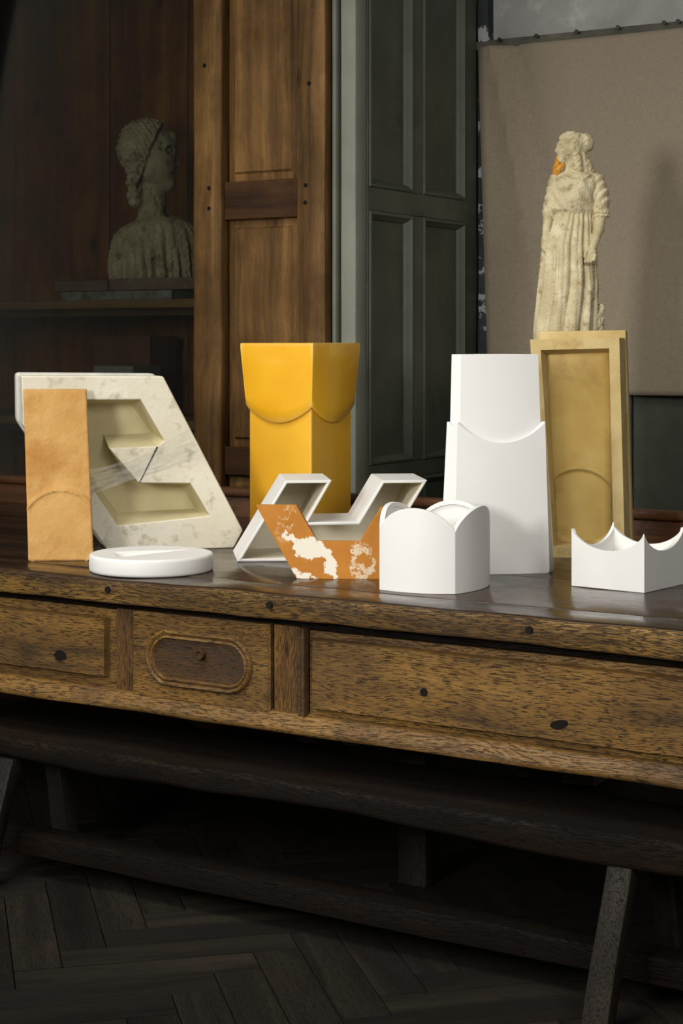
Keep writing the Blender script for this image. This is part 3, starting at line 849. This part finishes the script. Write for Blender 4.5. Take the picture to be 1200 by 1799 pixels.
hat = ell(G, (X(1022), 4, Z(248)), (17, 19, 15)) + rough(G, 0.9, 0.4)
hat = smin(hat, ell(G, (X(1030), 3, Z(255)), (9, 13, 10)), 5)
head = smin(head, hat, 2.5)
locks = smin(cap(G, (X(1014), 2, Z(266)), (X(1026), 4, Z(300)), 11, 15), cap(G, (X(1010), -13, Z(268)), (X(1013), -14, Z(296)), 5.5, 6.5), 4)
locks = locks + rough(G, 1.2, 0.45)
d = smin(d, smin(head, locks, 3), 4)
# her right arm (left in view), hand in the folds
sl = smin(cap(G, (X(973), 0, Z(315)), (X(962), -2, Z(368)), 12, 11.5), cap(G, (X(961), -3, Z(374)), (X(962), -3, Z(378)), 10.5, 10.5), 3)
sl = sl + 1.1 * np.sin(0.35 * G[2] + 0.5 * G[0] + 0.3 * G[1])
d = smin(d, sl, 4)
fa = smin(cap(G, (X(960), -4, Z(380)), (X(955), -8, Z(418)), 8.3, 6.0), ell(G, (X(955), -9, Z(430)), (7.5, 7.5, 13)), 5)
d = smin(d, fa, 2.5)
# her left arm with rolled sleeve, closed hand before the thigh
sl = smin(cap(G, (X(1045), 0, Z(317)), (X(1052), -6, Z(368)), 13.5, 12.5), ell(G, (X(1056), -2, Z(350)), (10, 12, 26)), 4)
sl = sl + 1.2 * np.sin(0.3 * G[2] - 0.45 * G[0] + 0.25 * G[1])
d = smin(d, sl, 3.5)
for q in (373, 379):
    d = smin(d, ell(G, (X(1052.5), -8, Z(q)), (14.2, 13, 5)), 1.5)
fa = smin(cap(G, (X(1050), -10, Z(386)), (X(1047), -16, Z(405)), 10, 9), cap(G, (X(1047), -16, Z(405)), (X(1038), -27, Z(434)), 9, 6), 4)
fa = smin(fa, ell(G, (X(1035), -30, Z(444)), (9.2, 6.5, 11)), 4)
for i in range(4):                                                                             # curled fingers
    bx_ = 1041 - i * 4.9
    fa = smin(fa, cap(G, (X(bx_), -34, Z(449)), (X(bx_ - 1.5), -36, Z(460 - (i == 0) * 3)), 2.9, 2.6), 1.2)
    fa = smin(fa, cap(G, (X(bx_ - 1.5), -36, Z(460 - (i == 0) * 3)), (X(bx_ - 1), -30, Z(464 - (i == 0) * 3)), 2.6, 2.3), 1.0)
fa = smin(fa, cap(G, (X(1028), -32, Z(438)), (X(1023.5), -36, Z(451)), 3.2, 2.6), 1.5)          # thumb
d = smin(d, fa, 1.2)
# blouse yoke, rock at her side, base
d = smin(d, cap(G, (X(985), -22, Z(309)), (X(1008), -27, Z(322)), 3, 2.5), 4)
d = smin(d, cap(G, (X(1030), -20, Z(309)), (X(1008), -27, Z(322)), 3, 2.5), 4)
rock = smin(ell(G, (X(1046), 2, Z(565)), (12, 14, 24)), ell(G, (X(1041), 8, Z(600)), (17, 18, 34)), 6)
rock = smin(rock, ell(G, (X(1053), 2, Z(541)), (6, 7, 8)), 4) + rough(G, 1.6, 0.35)
d = smin(d, rock, 3)
base = np.maximum(np.maximum(np.abs(G[0] + 3) - 58, np.abs(G[1]) - 46), np.maximum(G[2] - 9, -G[2]))
d = smin(d, base, 4)
d = d + np.where(G[2] > 345, 0.35, 1.0) * (rough(G, 0.45, 0.8) + rough(G, 0.25, 1.7))
d = np.maximum(d, -G[2])
sculpt('figure', d, lo, h, U, M['stone'], st)
lo2, hi2 = (-42, -26, 325), (0, 14, 376)
G = grid(lo2, hi2, 0.9)
dd = smin(cap(G, (X(978), -6, Z(276)), (X(974), -5, Z(296)), 3.4, 6.0), cap(G, (X(985), -6, Z(288)), (X(974), -6, Z(303)), 4.5, 5.0), 4) + rough(G, 1.2, 0.6)
oc = sculpt('hair_lock', dd, lo2, 0.9, U, M['stone_orange'], st)
oc['label'] = 'orange-stained lock of hair under the chin'

# ---- clay bust in the cabinet, face turned to the right
bu = thing('bust', 'grey cracked clay bust of a woman in profile behind the cabinet glass', 'bust', (-4.2825, 5.5, 1.6785), math.radians(34))
UB = 1 / 438.5
lo, hi, h = (-86, -62, -3), (90, 66, 286), 1.7
G = grid(lo, hi, h)
X = lambda px: px - 275.0
Z = lambda py: 492.0 - py
body = column(G, [(-1, X(198), X(354), 0, 52), (30, X(196), X(356), 0, 54), (62, X(197), X(356), 0, 54), (80, X(203), X(352), 0, 50), (93, X(216), X(343), 0, 44),
                  (103, X(237), X(330), 0, 36), (111, X(250), X(312), 0, 26)],
              lambda th, z, sx: np.clip(1.2 - z / 92, 0.12, 1) * (3.6 * (1 - 2 * np.abs(np.sin(13 * th + 0.015 * z + np.sin(3 * th)))) + 2.4 * np.sin(37 * th + 0.03 * z) * np.sin(0.05 * z + 5 * th)))
nk = cap(G, (X(268), 2, Z(400)), (X(268), -2, Z(335)), 27, 23)
crack = cap(G, (X(244), -27, Z(384)), (X(273), -30, Z(388)), 5, 4.5)
crack = np.minimum(crack, cap(G, (X(273), -30, Z(388)), (X(283), -22, Z(364)), 3.5, 3))
crack = np.minimum(crack, cap(G, (X(283), -22, Z(364)), (X(264), -25, Z(338)), 2.6, 2.2))
crack = np.minimum(crack, ell(G, (X(296), -12, Z(372)), (9, 22, 15)))
d = smin(body, nk, 10)
sk = ell(G, (X(262), 0, Z(266)), (44, 37, 50))
fc = ell(G, (X(282), 0, Z(287)), (27, 31, 46))
d2 = smin(sk, fc, 14)
d2 = smin(d2, cap(G, (X(302), -1, Z(240)), (X(303), -1, Z(256)), 8, 7), 8)
d2 = smin(d2, cap(G, (X(304), -2, Z(262)), (X(311.5), -2, Z(288)), 3.2, 5.0), 5)     # nose
d2 = smin(d2, cap(G, (X(306), -9, Z(289)), (X(306), 6, Z(289)), 3.2, 3.2), 3)
d2 = smin(d2, cap(G, (X(304), -12, Z(255)), (X(293), -27, Z(260)), 4.2, 4), 6)       # brow
d2 = -smin(-d2, ell(G, (X(300), -22, Z(266)), (11, 8.5, 7)), 4)
d2 = smin(d2, ell(G, (X(296.5), -19, Z(266.5)), (6.5, 6, 3.6)), 1.5)
d2 = smin(d2, cap(G, (X(307.5), -2, Z(302)), (X(299), -16, Z(304)), 3.4, 2.2), 2.5)    # lips
d2 = smin(d2, cap(G, (X(306.5), -2, Z(309)), (X(299), -14, Z(308.5)), 3.4, 2.2), 1.5)
d2 = smin(d2, ell(G, (X(298), -2, Z(324)), (11, 14, 10)), 8)                          # chin
d2 = smin(d2, cap(G, (X(294), -8, Z(325)), (X(262), -22, Z(308)), 9, 12), 12)          # jaw
hr = ell(G, (X(250), 0, Z(262)), (45, 44, 49))
hr = smin(hr, ell(G, (X(262), 0, Z(250)), (44, 41, 40)), 10)
hl = (G[0] - X(262)) * 0.93 - (G[2] - Z(280)) * 0.36                                      # hair line
hr = np.maximum(hr, hl) + 1.3 * np.sin(0.42 * G[0] + 0.55 * G[2] + 0.2 * G[1]) * np.sin(0.2 * G[2] - 0.3 * G[0]) + rough(G, 1.1, 0.3)
d2 = smin(d2, hr, 1.5)
for i in range(6):
    d2 = smin(d2, ell(G, (X(236 + 3 * (i % 2)), -20 + 3 * (i % 2), Z(302 + 11 * i)), (15 - 0.6 * i, 14, 9.5)), 2.5)
    d2 = smin(d2, ell(G, (X(247 + 2 * (i % 2)), 20, Z(302 + 11 * i)), (12, 13, 10)), 3)
mouth = cap(G, (X(310), -2, Z(305.5)), (X(297), -20, Z(306)), 1.7, 1.5)
d2 = np.maximum(d2, -mouth)
seam = np.maximum(np.abs(hl - 1.5) - 2.0, ell(G, (X(262), 0, Z(280)), (60, 60, 66)))
seam = np.maximum(seam, -ell(G, (X(262), 0, Z(270)), (38, 35.5, 46)))
d2 = np.maximum(d2, -seam)
d = smin(d, d2, 6)
d = np.maximum(d, -crack)
fm = np.clip((hl - 2) / 6, 0, 1) * np.clip((G[2] - Z(345)) / 10, 0, 1)
d = d + (1 - 0.85 * fm) * (rough(G, 0.9, 0.45) + rough(G, 0.6, 1.0))
d = np.maximum(d, -G[2])
sculpt('bust_body', d, lo, h, UB, M['clay'], bu)

# ------------------------------------------------------------------ objects on the table
def flat_fill(poly, w):
    bm = bmesh.new()
    f0 = bm.faces.new([bm.verts.new((u, w, z)) for u, z in poly])
    f0.normal_update(); bmesh.ops.triangulate(bm, faces=[f0], ngon_method='EAR_CLIP'); bm.verts.index_update()
    out = ([tuple(v.co) for v in bm.verts], [tuple(v.index for v in f.verts) for f in bm.faces])
    bm.free()
    return out

def recessed(outer, hole, floor_, w0, wf, w1):
    """block whose front face (depth w0) has a drafted recess down to wf; back at w1"""
    A = framed_face(outer, hole, w0)
    n = len(outer); k = len(hole)
    side = ([(u, w0, z) for u, z in outer] + [(u, w1, z) for u, z in outer], [(i, (i + 1) % n, n + (i + 1) % n, n + i) for i in range(n)])
    bk = flat_fill(outer, w1)
    rec = ([(u, w0, z) for u, z in hole] + [(u, wf, z) for u, z in floor_], [(i, (i + 1) % k, k + (i + 1) % k, k + i) for i in range(k)])
    bm = bmesh.new()
    vs_ = [bm.verts.new((u, wf, z)) for u, z in floor_]
    f0 = bm.faces.new(vs_)
    f0.normal_update(); bmesh.ops.triangulate(bm, faces=[f0], ngon_method='EAR_CLIP'); bm.verts.index_update()
    fl = ([tuple(v.co) for v in bm.verts], [tuple(v.index for v in f.verts) for f in bm.faces])
    bm.free()
    V, F = join(A, side, rec, fl, bk)
    # weld
    key, remap, W = {}, [], []
    for v in V:
        q = (round(v[0], 5), round(v[1], 5), round(v[2], 5))
        if q not in key: key[q] = len(W); W.append(v)
        remap.append(key[q])
    return W, [tuple(remap[i] for i in f) for f in F]

# plaster mould
blk = thing('plaster_mould', 'large cream plaster mould with angular hollows at the left of the table', 'mould', (-3.087, 4.031, T), math.radians(45))
outer = [(-.430, .510), (-.022, .507), (.214, .051), (.187, 0), (-.182, 0), (-.425, .367)]
hole = [(-.390, .439), (-.088, .439), (-.020, .319), (-.040, .304), (-.181, .299), (-.094, .196), (.058, .192), (.113, .098), (-.155, .075), (-.224, .179)]
flr = [(-.351, .426), (-.106, .426), (-.050, .343), (-.060, .336), (-.188, .332), (-.118, .207), (.045, .180), (.086, .109), (-.145, .103), (-.188, .161)]
fh = build('front_half', *recessed(outer, hole, flr, 0.0, 0.11, 0.135), M['plaster'], blk, bevel=0.006, seg=2)
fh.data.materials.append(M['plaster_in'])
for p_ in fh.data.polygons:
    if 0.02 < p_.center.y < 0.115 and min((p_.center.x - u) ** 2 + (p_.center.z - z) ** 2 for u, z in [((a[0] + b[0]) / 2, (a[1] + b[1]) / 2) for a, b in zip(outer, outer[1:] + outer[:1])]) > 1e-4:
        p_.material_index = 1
o2 = [(-.440, .517), (-.030, .513), (.195, .058), (.170, 0), (-.186, 0), (-.438, .375)]
build('rear_half', *prism(o2, 0.138, 0.225), M['plaster_side'], blk, bevel=0.010, seg=2)
# crack line between the middle wedge and the body
cr_ = []
build('crack', *prism([(-.0415, .303), (-.0375, .300), (-.0905, .198), (-.0935, .1965)], -0.0012, 0.004), M['hole'], blk)
# stretched clear film round the waist of the mould
FV, FF = [], []
rnd = random.Random(3)
for s in range(13):
    q = s / 12
    a0 = Vector((-.255, 0, .232 - .072 * q)); a1 = Vector((-.110, 0, .262 - .052 * q)); a2 = Vector((.052 + .038 * q, 0, .348 - .074 * q))
    wd = rnd.uniform(0.0022, 0.005)
    pts = []
    for k in range(15):
        t = k / 14
        p = a0.lerp(a1, t / 0.4) if t < 0.4 else a1.lerp(a2, (t - 0.4) / 0.6)
        pts.append((p.x, -0.0035 - rnd.uniform(0, 0.004) - 0.002 * (s % 2), p.z + rnd.uniform(-.0015, .0015)))
    b = len(FV)
    for p in pts:
        tw = rnd.uniform(-0.003, 0.003)
        FV += [(p[0], p[1], p[2] - wd), (p[0], p[1] - 0.0015 + tw * 0.5, p[2] + wd)]
    for k in range(14): FF.append((b + 2 * k, b + 2 * k + 2, b + 2 * k + 3, b + 2 * k + 1))
fo = build('plastic_wrap', FV, FF, M['film'], blk, smooth=True)
fo['label'] = 'clear plastic film stretched across the mould'

# leaning ochre tile with an arc in relief
til = thing('terracotta_tile', 'ochre clay slab with an arched ridge leaning on the plaster mould', 'tile', (-3.1836, 3.6588, T), math.radians(38))
def arc_h(u, z, cx, zc, half, za):
    """signed height above an arch whose feet are at za and crown at zc"""
    r = (half ** 2 + (zc - za) ** 2) / (2 * (zc - za))
    return math.hypot(u - cx, z - (zc - r)) - r
def relief_panel(q, nu, nz, fn, thick, lean):
    """quad q (bl, br, tr, tl in u,z) as a grid whose depth is fn(s,t,u,z) + lean*z, closed to a slab"""
    V, F = [], []
    for back in (0, 1):
        for j in range(nz + 1):
            for i in range(nu + 1):
                s, t = i / nu, j / nz
                u = (q[0][0] * (1 - s) + q[1][0] * s) * (1 - t) + (q[3][0] * (1 - s) + q[2][0] * s) * t
                z = (q[0][1] * (1 - s) + q[1][1] * s) * (1 - t) + (q[3][1] * (1 - s) + q[2][1] * s) * t
                e = min(s, 1 - s) * abs(q[1][0] - q[0][0]); e2 = min(t, 1 - t) * abs(q[3][1] - q[0][1])
                ro = 0.004 * (1 - min(1, e / 0.005)) ** 2 + 0.004 * (1 - min(1, e2 / 0.005)) ** 2
                w = (fn(s, t, u, z) + ro if not back else thick) + lean * z
                V.append((u, w, z))
    n1 = (nu + 1) * (nz + 1)
    ix = lambda i, j: j * (nu + 1) + i
    for j in range(nz):
        for i in range(nu):
            f = (ix(i, j), ix(i + 1, j), ix(i + 1, j + 1), ix(i, j + 1))
            F.append(f); F.append(tuple(n1 + k for k in reversed(f)))
    ring = [ix(i, 0) for i in range(nu + 1)] + [ix(nu, j) for j in range(1, nz + 1)] + [ix(i, nz) for i in range(nu - 1, -1, -1)] + [ix(0, j) for j in range(nz - 1, 0, -1)]
    for a in range(len(ring)):
        b = (a + 1) % len(ring)
        F.append((ring[a], ring[b], n1 + ring[b], n1 + ring[a]))
    return V, F
def tile_fn(s, t, u, z):
    d = arc_h(u, z, -0.004, .192, .089, .148)
    return 0.007 * (1 / (1 + math.exp(-d / 0.0015))) - 0.0075 * math.exp(-(d / 0.0042) ** 2) + 0.0012 * noise.noise(Vector((u * 30, z * 30, 2)))
build('slab_body', *relief_panel([(-.089, 0), (.090, 0), (.064, .472), (-.115, .472)], 60, 130, tile_fn, 0.020, 0.33), M['tile'], til, smooth=True, angle=60)

# round white lid with a wedge-shaped grip
lid = thing('round_lid', 'flat round white ceramic lid with a wedge-shaped grip', 'lid', (-2.858, 3.6472, T))
V, F = [], []
R_, n_ = 0.1636, 96
for r_, z in ((R_ - 0.004, 0.0), (R_, 0.003), (R_ + 0.001, 0.008), (R_ + 0.001, 0.038), (R_ - 0.001, 0.0435), (R_ - 0.005, 0.0455)):
    for i in range(n_): V.append((r_ * math.cos(TAU * i / n_), r_ * math.sin(TAU * i / n_), z))
for k in range(5):
    for i in range(n_): F.append((k * n_ + i, k * n_ + (i + 1) % n_, (k + 1) * n_ + (i + 1) % n_, (k + 1) * n_ + i))
F.append(tuple(range(n_)))
bm = bmesh.new()
ring = [bm.verts.new(V[5 * n_ + i]) for i in range(n_)]
tri = [(-.103, -.037), (-.012, -.128), (.04, .115)]
tv = [bm.verts.new((a, b, 0.0455)) for a, b in tri]
E = [bm.edges.new((ring[i], ring[(i + 1) % n_])) for i in range(n_)] + [bm.edges.new((tv[i], tv[(i + 1) % 3])) for i in range(3)]
bmesh.ops.triangle_fill(bm, use_beauty=True, edges=E)
bm.verts.index_update()
TV = [tuple(v.co) for v in bm.verts]; TF = [tuple(v.index for v in f.verts) for f in bm.faces]
bm.free()
lowt = [(-.101, -.037, 0.026), (-.013, -.125, 0.026), (.036, .105, 0.043)]
rec = ([(a, b, 0.0455) for a, b in tri] + lowt, [(0, 1, 4, 3), (1, 2, 5, 4), (2, 0, 3, 5), (3, 4, 5)])
build('lid_body', *join((V, F), (TV, TF)), M['white'], lid, smooth=True, angle=50)
build('grip_recess', *rec, M['white'], lid)

# slanted U-shaped hollow planter
zp = thing('angular_planter', 'white open-fronted hollow ceramic shaped like a slanted letter U', 'planter', (-2.7592, 3.90, T), math.radians(38))
P = [(0, 0), (.135, .2235), (.264, .2235), (.197, .107), (.3365, .107), (.405, .2215), (.532, .2215), (.397, 0)]
def inset(poly, t):
    n = len(poly); out = []
    area = sum(poly[i][0] * poly[(i + 1) % n][1] - poly[(i + 1) % n][0] * poly[i][1] for i in range(n))
    sg = 1 if area > 0 else -1
    for i in range(n):
        p0, p1, p2 = Vector(poly[i - 1]), Vector(poly[i]), Vector(poly[(i + 1) % n])
        e1, e2 = (p1 - p0).normalized(), (p2 - p1).normalized()
        n1, n2 = Vector((-e1.y, e1.x)) * sg, Vector((-e2.y, e2.x)) * sg
        m = n1 + n2
        out.append(tuple(p1 + m * (t / max(0.2, (1 + n1.dot(n2))))))
    return out
Pi = inset(P, 0.0085)
sh = build('shell', *recessed(P, Pi, Pi, 0.0, 0.243, 0.255), M['white'], zp, bevel=0.003, seg=3)
sh.data.materials.append(M['cream'])  # inner faces get the tone with shade painted in
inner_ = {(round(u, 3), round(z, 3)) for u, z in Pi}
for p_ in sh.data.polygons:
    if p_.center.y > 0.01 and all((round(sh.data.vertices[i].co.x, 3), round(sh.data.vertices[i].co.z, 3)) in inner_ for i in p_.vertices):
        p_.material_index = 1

# marbled U-shaped piece
orn = thing('marbled_piece', 'ochre and white marbled U-shaped clay piece in front of the angular planter', 'clay piece', (-2.4305, 3.7021, T), math.radians(29))
P = [(-.106, .188), (-.002, .188), (.052, .096), (.160, .096), (.216, .187), (.264, .110), (.250, 0), (-.001, 0)]
build('slab_body', *prism(P, 0, 0.028), M['marble'], orn, bevel=0.0012, seg=2)

# vessels with walls: outer plan points, top heights
def vessel(plan, top, t, floor_z, rim=None, rows=6, flare=None, base=0.0, inner_top_drop=0.0, lip=None):
    """plan: closed list of (x, y); top: height per point; flare(z, i) -> outward offset"""
    n = len(plan)
    cx = sum(p[0] for p in plan) / n; cy = sum(p[1] for p in plan) / n
    nor = []
    for i in range(n):
        a, b = Vector(plan[i - 1]), Vector(plan[(i + 1) % n])
        e = (b - a).normalized(); q = Vector((e.y, -e.x))
        if q.dot(Vector((plan[i][0] - cx, plan[i][1] - cy))) < 0: q = -q
        nor.append(q)
    V, F = [], []
    def ring(fz, off):
        k = len(V)
        for i in range(n):
            z = fz(i)
            o = off + (flare(z, i) if flare else 0)
            V.append((plan[i][0] + nor[i].x * o, plan[i][1] + nor[i].y * o, z))
        return k
    ids = []
    for r in range(rows + 1):
        ids.append(ring(lambda i, r=r: base + (top[i] - base) * r / rows, 0.0))
    if lip:
        tl, dl = lip
        ids.append(ring(lambda i: top[i], -tl))
        ids.append(ring(lambda i: top[i] - dl, -tl))
        ids.append(ring(lambda i: top[i] - dl, -t))
    else:
        ids.append(ring(lambda i: top[i], -t))
    ids.append(ring(lambda i: (top[i] + floor_z) * 0.5, -t))
    ids.append(ring(lambda i: floor_z, -t))
    for a, b in zip(ids[:-1], ids[1:]):
        for i in range(n):
            j = (i + 1) % n
            F.append((a + i, a + j, b + j, b + i))
    F.append(tuple(range(n)))
    F.append(tuple(ids[-1] + i for i in range(n)))
    return V, F
def sided(corners, m, bulge=0.0):
    """points along the sides of a polygon, each side bowed outwards by bulge"""
    P, S = [], []
    n = len(corners)
    cx = sum(c[0] for c in corners) / n; cy = sum(c[1] for c in corners) / n
    for k in range(n):
        a, b = Vector(corners[k]), Vector(corners[(k + 1) % n])
        e = (b - a); nn = Vector((e.y, -e.x)).normalized()
        if nn.dot((a + b) / 2 - Vector((cx, cy))) < 0: nn = -nn
        for i in range(m):
            s = i / m
            p = a + e * s + nn * bulge * 4 * s * (1 - s)
            P.append((p.x, p.y)); S.append((k, s))
    return P, S
def arcz(s, z_corner, z_mid):
    # circular-like arch between corners
    x = 2 * s - 1
    return z_mid + (z_corner - z_mid) * (1 - math.sqrt(max(0, 1 - 0.86 * x * x))) / (1 - math.sqrt(0.14))

# small box with scalloped walls
sb = thing('scalloped_box', 'small white square pot with four arched walls at the table front', 'pot', (-1.957, 3.672, T))
a = math.radians(8)
dL = Vector((-math.cos(a), -math.sin(a))) * 0.197
dR = Vector((-math.sin(math.radians(5)), math.cos(math.radians(5)))) * 0.222
cor = [(0, 0), tuple(dR), tuple(dR + dL), tuple(dL)]
P, S = sided(cor, 26, 0.024)
build('pot_body', *vessel(P, [arcz(s, .150, .2045) for k, s in S], 0.007, 0.02, lip=(0.013, 0.012)), M['white'], sb, bevel=0.0022, seg=2)

# crown-shaped bowl
cb = thing('crown_bowl', 'white square ceramic bowl with pointed corners at the right edge', 'bowl', (-1.5797, 3.9319, T))
dL = Vector((-1.7821 + 1.5797, 3.9569 - 3.9319)); dR = Vector((-dL.y, dL.x)) * -1
if dR.y < 0: dR = -dR
cor = [(0, 0), tuple(dR), tuple(dR + dL), tuple(dL)]
P, S = sided(cor, 26, 0.0)
build('bowl_body', *vessel(P, [arcz(s, .1425, .094) for k, s in S], 0.009, 0.06), M['white'], cb, bevel=0.0022, seg=2)

# tall white two-part vase
tv_ = thing('tall_vase', 'tall white ceramic vase rising from a sleeve with pointed corners', 'vase', (-1.9278, 4.1436, T), math.radians(40))
def loops(F1, F2, S1, S2, dep, side_w, m=20):
    """plan: front-left, front-right, then chamfer, right side, back, left side, chamfer"""
    return [(F1, 0.0), (F2, 0.0), (S2, side_w), (S2 - 0.06, dep), (S1 + 0.075, dep), (S1, side_w)]
def tower(rows_, m, w0):
    """rows_: (z_fn(k, s), F1, F2, S1, S2, dep, side_w) -> mesh rings"""
    V, F, n = [], [], 6 * m
    for (zf, F1, F2, S1, S2, dep, sw, ins) in rows_:
        cor = loops(F1 + ins, F2 - ins, S1 + ins, S2 - ins, dep - ins, sw)
        cor = [(u, max(w, ins)) if w < ins else (u, w) for u, w in cor]
        for k in range(6):
            a, b = cor[k], cor[(k + 1) % 6]
            for i in range(m):
                s = i / m
                bow = -0.006 * 4 * s * (1 - s) if k == 0 else 0
                V.append((a[0] + (b[0] - a[0]) * s, w0 + a[1] + (b[1] - a[1]) * s + bow, zf(k, s)))
    R = len(rows_)
    for r in range(R - 1):
        for i in range(n):
            j = (i + 1) % n
            F.append((r * n + i, r * n + j, (r + 1) * n + j, (r + 1) * n + i))
    F.append(tuple(range(n))); F.append(tuple((R - 1) * n + i for i in range(n)))
    return V, F
sag = {0: .054, 1: .008, 2: .026, 3: .054, 4: .026, 5: .012}
ztop = lambda k, s: .398 - sag[k] * (1 - ((2 * s - 1) ** 2)) ** 0.9
rows_ = []
for q in (0, .02, .25, .5, .75, 1.0):
    fz = lambda k, s, q=q: ztop(k, s) * q
    e = 0.004 if q == 0 else 0
    rows_.append((fz, -.256 + .008 * q + e, 0 - .012 * q - e, -.288 + .019 * q + e, .020 - .026 * q - e, .155 - e, .030, 0.0))
fz1 = lambda k, s: ztop(k, s)
rows_.append((fz1, -.248, -.012, -.269, -.006, .155, .030, 0.008))
rows_.append((lambda k, s: .20, -.248, -.012, -.269, -.006, .155, .030, 0.008))
build('sleeve', *tower(rows_, 20, 0.0), M['white'], tv_, bevel=0.002, seg=2, angle=40)
rows_ = []
for z, dz in ((.19, 0), (.40, 0), (.574, 0)):
    q = (z - .40) / .174
    rows_.append((lambda k, s, z=z: z, -.238 + .002 * q, -.022 - .006 * q, -.259 + .004 * q, -.018 - .006 * q, .138, .026, 0.0))
rows_.append((lambda k, s: .574, -.236, -.028, -.255, -.024, .138, .026, 0.010))
rows_.append((lambda k, s: .40, -.236, -.028, -.255, -.024, .138, .026, 0.010))
build('neck', *tower(rows_, 20, 0.010), M['white'], tv_, bevel=0.003, seg=3, angle=40)

# tall ochre mould
gm = thing('ochre_mould', 'tall ochre plaster mould with a sunken panel behind the white vase', 'mould', (-2.0503, 4.4597, T), math.radians(20))
outer = [(-.078, .614), (.171, .619), (.187, 0), (-.040, 0)]
hole = [(-.048, .584), (.143, .589), (.157, .022), (-.012, .031)]
flr = [(-.036, .570), (.140, .577), (.150, .040), (-.006, .040)]
A = framed_face(outer, hole, 0.0)
k4 = [(i, (i + 1) % 4, 4 + (i + 1) % 4, 4 + i) for i in range(4)]
side = ([(u, 0, z) for u, z in outer] + [(u + (0.012 if i in (1, 2) else 0), .088, z) for i, (u, z) in enumerate(outer)], k4 + [(4, 5, 6, 7)])
build('front_half', *join(A, side), M['gold_rim'], gm, bevel=0.0035, seg=2)
build('recess_wall', [(u, 0, z) for u, z in hole] + [(u, .050, z) for u, z in flr], k4, M['gold_rim'], gm)
def gold_fn(s, t, u, z):
    d = arc_h(u, z, 0.058 + 0.05 * (0.2 - z), .246, .088, .200)
    return 0.047 + 0.005 * (1 / (1 + math.exp(d / 0.0016))) - 0.003 * math.exp(-(d / 0.003) ** 2)
build('recess_panel', *relief_panel([(-.0085, .036), (.1525, .037), (.142, .579), (-.0385, .573)], 56, 150, gold_fn, 0.062, 0.0), M['gold'], gm, smooth=True, angle=60)
o2 = [(-.062, .637), (.186, .641), (.206, 0), (-.045, 0)]
build('rear_half', *prism(o2, .091, .168), M['gold_rim'], gm, bevel=0.005, seg=2)

# glazed yellow vase
yv = thing('yellow_vase', 'glossy yellow glazed square vase with a flared scalloped collar', 'vase', (-2.866, 4.444, T), math.radians(-0.5))
S_ = 0.233
cor = [(0, 0), (0, S_), (-S_, S_), (-S_, 0)]
P, S = sided(cor, 4, 0.0)
V, F = [], []
n_ = len(P)
for z, e in ((0, 0.0), (.44, -.002)):
    for (x, y) in P: V.append((x + (e if x > -S_ / 2 else -e), y + (-e if y < S_ / 2 else e), z))
F = [(i, (i + 1) % n_, n_ + (i + 1) % n_, n_ + i) for i in range(n_)] + [tuple(range(n_)), tuple(range(n_, 2 * n_))]
V, F = join((lambda vf: vf)(prism([(0, 0), (-S_, 0), (-S_, 0.45), (0, 0.45)], 0, S_)))
col_o = build('column', V, F, M['yellow'], yv, bevel=0.007, seg=4)
P, S = sided(cor, 28, 0.0)
def corner_off(P, off):
    """offset of a square ring by off (mitred)"""
    out = []
    for (x, y) in P:
        ox = (x + S_ / 2) / (S_ / 2); oy = (y - S_ / 2) / (S_ / 2)
        out.append((x + off * ox, y + off * oy))
    return out
V, F = [], []
n_ = len(P)
def zbot(s): return .408 - .050 * math.sin(math.pi * s) ** 0.85
def bulge_pt(p, k, s, b):
    nn = [(1, 0), (0, 1), (-1, 0), (0, -1)][k]
    return (p[0] + nn[0] * b * 4 * s * (1 - s), p[1] + nn[1] * b * 4 * s * (1 - s))
levels = [(-.006, 0, 0.0, 0.004), (.003, 0, .004, 0.0), (.0065, 0, .008, 0.004)]
rings = []
def add_ring(off, zf, bul):
    k0 = len(V)
    Q = corner_off(P, off)
    for i, (k, s) in enumerate(S):
        p = bulge_pt(Q[i], k, s, bul)
        V.append((p[0], p[1], zf(s)))
    rings.append(k0)
add_ring(-.004, lambda s: zbot(s) + .003, 0)
add_ring(.004, lambda s: zbot(s) - .001, .006)
add_ring(.0065, lambda s: zbot(s) + .004, .008)
for q in (0.15, 0.4, 0.7, 0.95):
    add_ring(.0065 + .0135 * q, lambda s, q=q: zbot(s) + .004 + (.600 - zbot(s) - .004) * q, .008 - .002 * q)
add_ring(.019, lambda s: .6035, .006)
add_ring(.015, lambda s: .605, .006)
add_ring(.009, lambda s: .604, .006)
add_ring(.006, lambda s: .598, .006)
add_ring(-.008, lambda s: .46, 0)
for a_, b_ in zip(rings[:-1], rings[1:]):
    for i in range(n_):
        j = (i + 1) % n_
        F.append((a_ + i, a_ + j, b_ + j, b_ + i))
build('collar', V, F, M['yellow'], yv, smooth=True, angle=62)
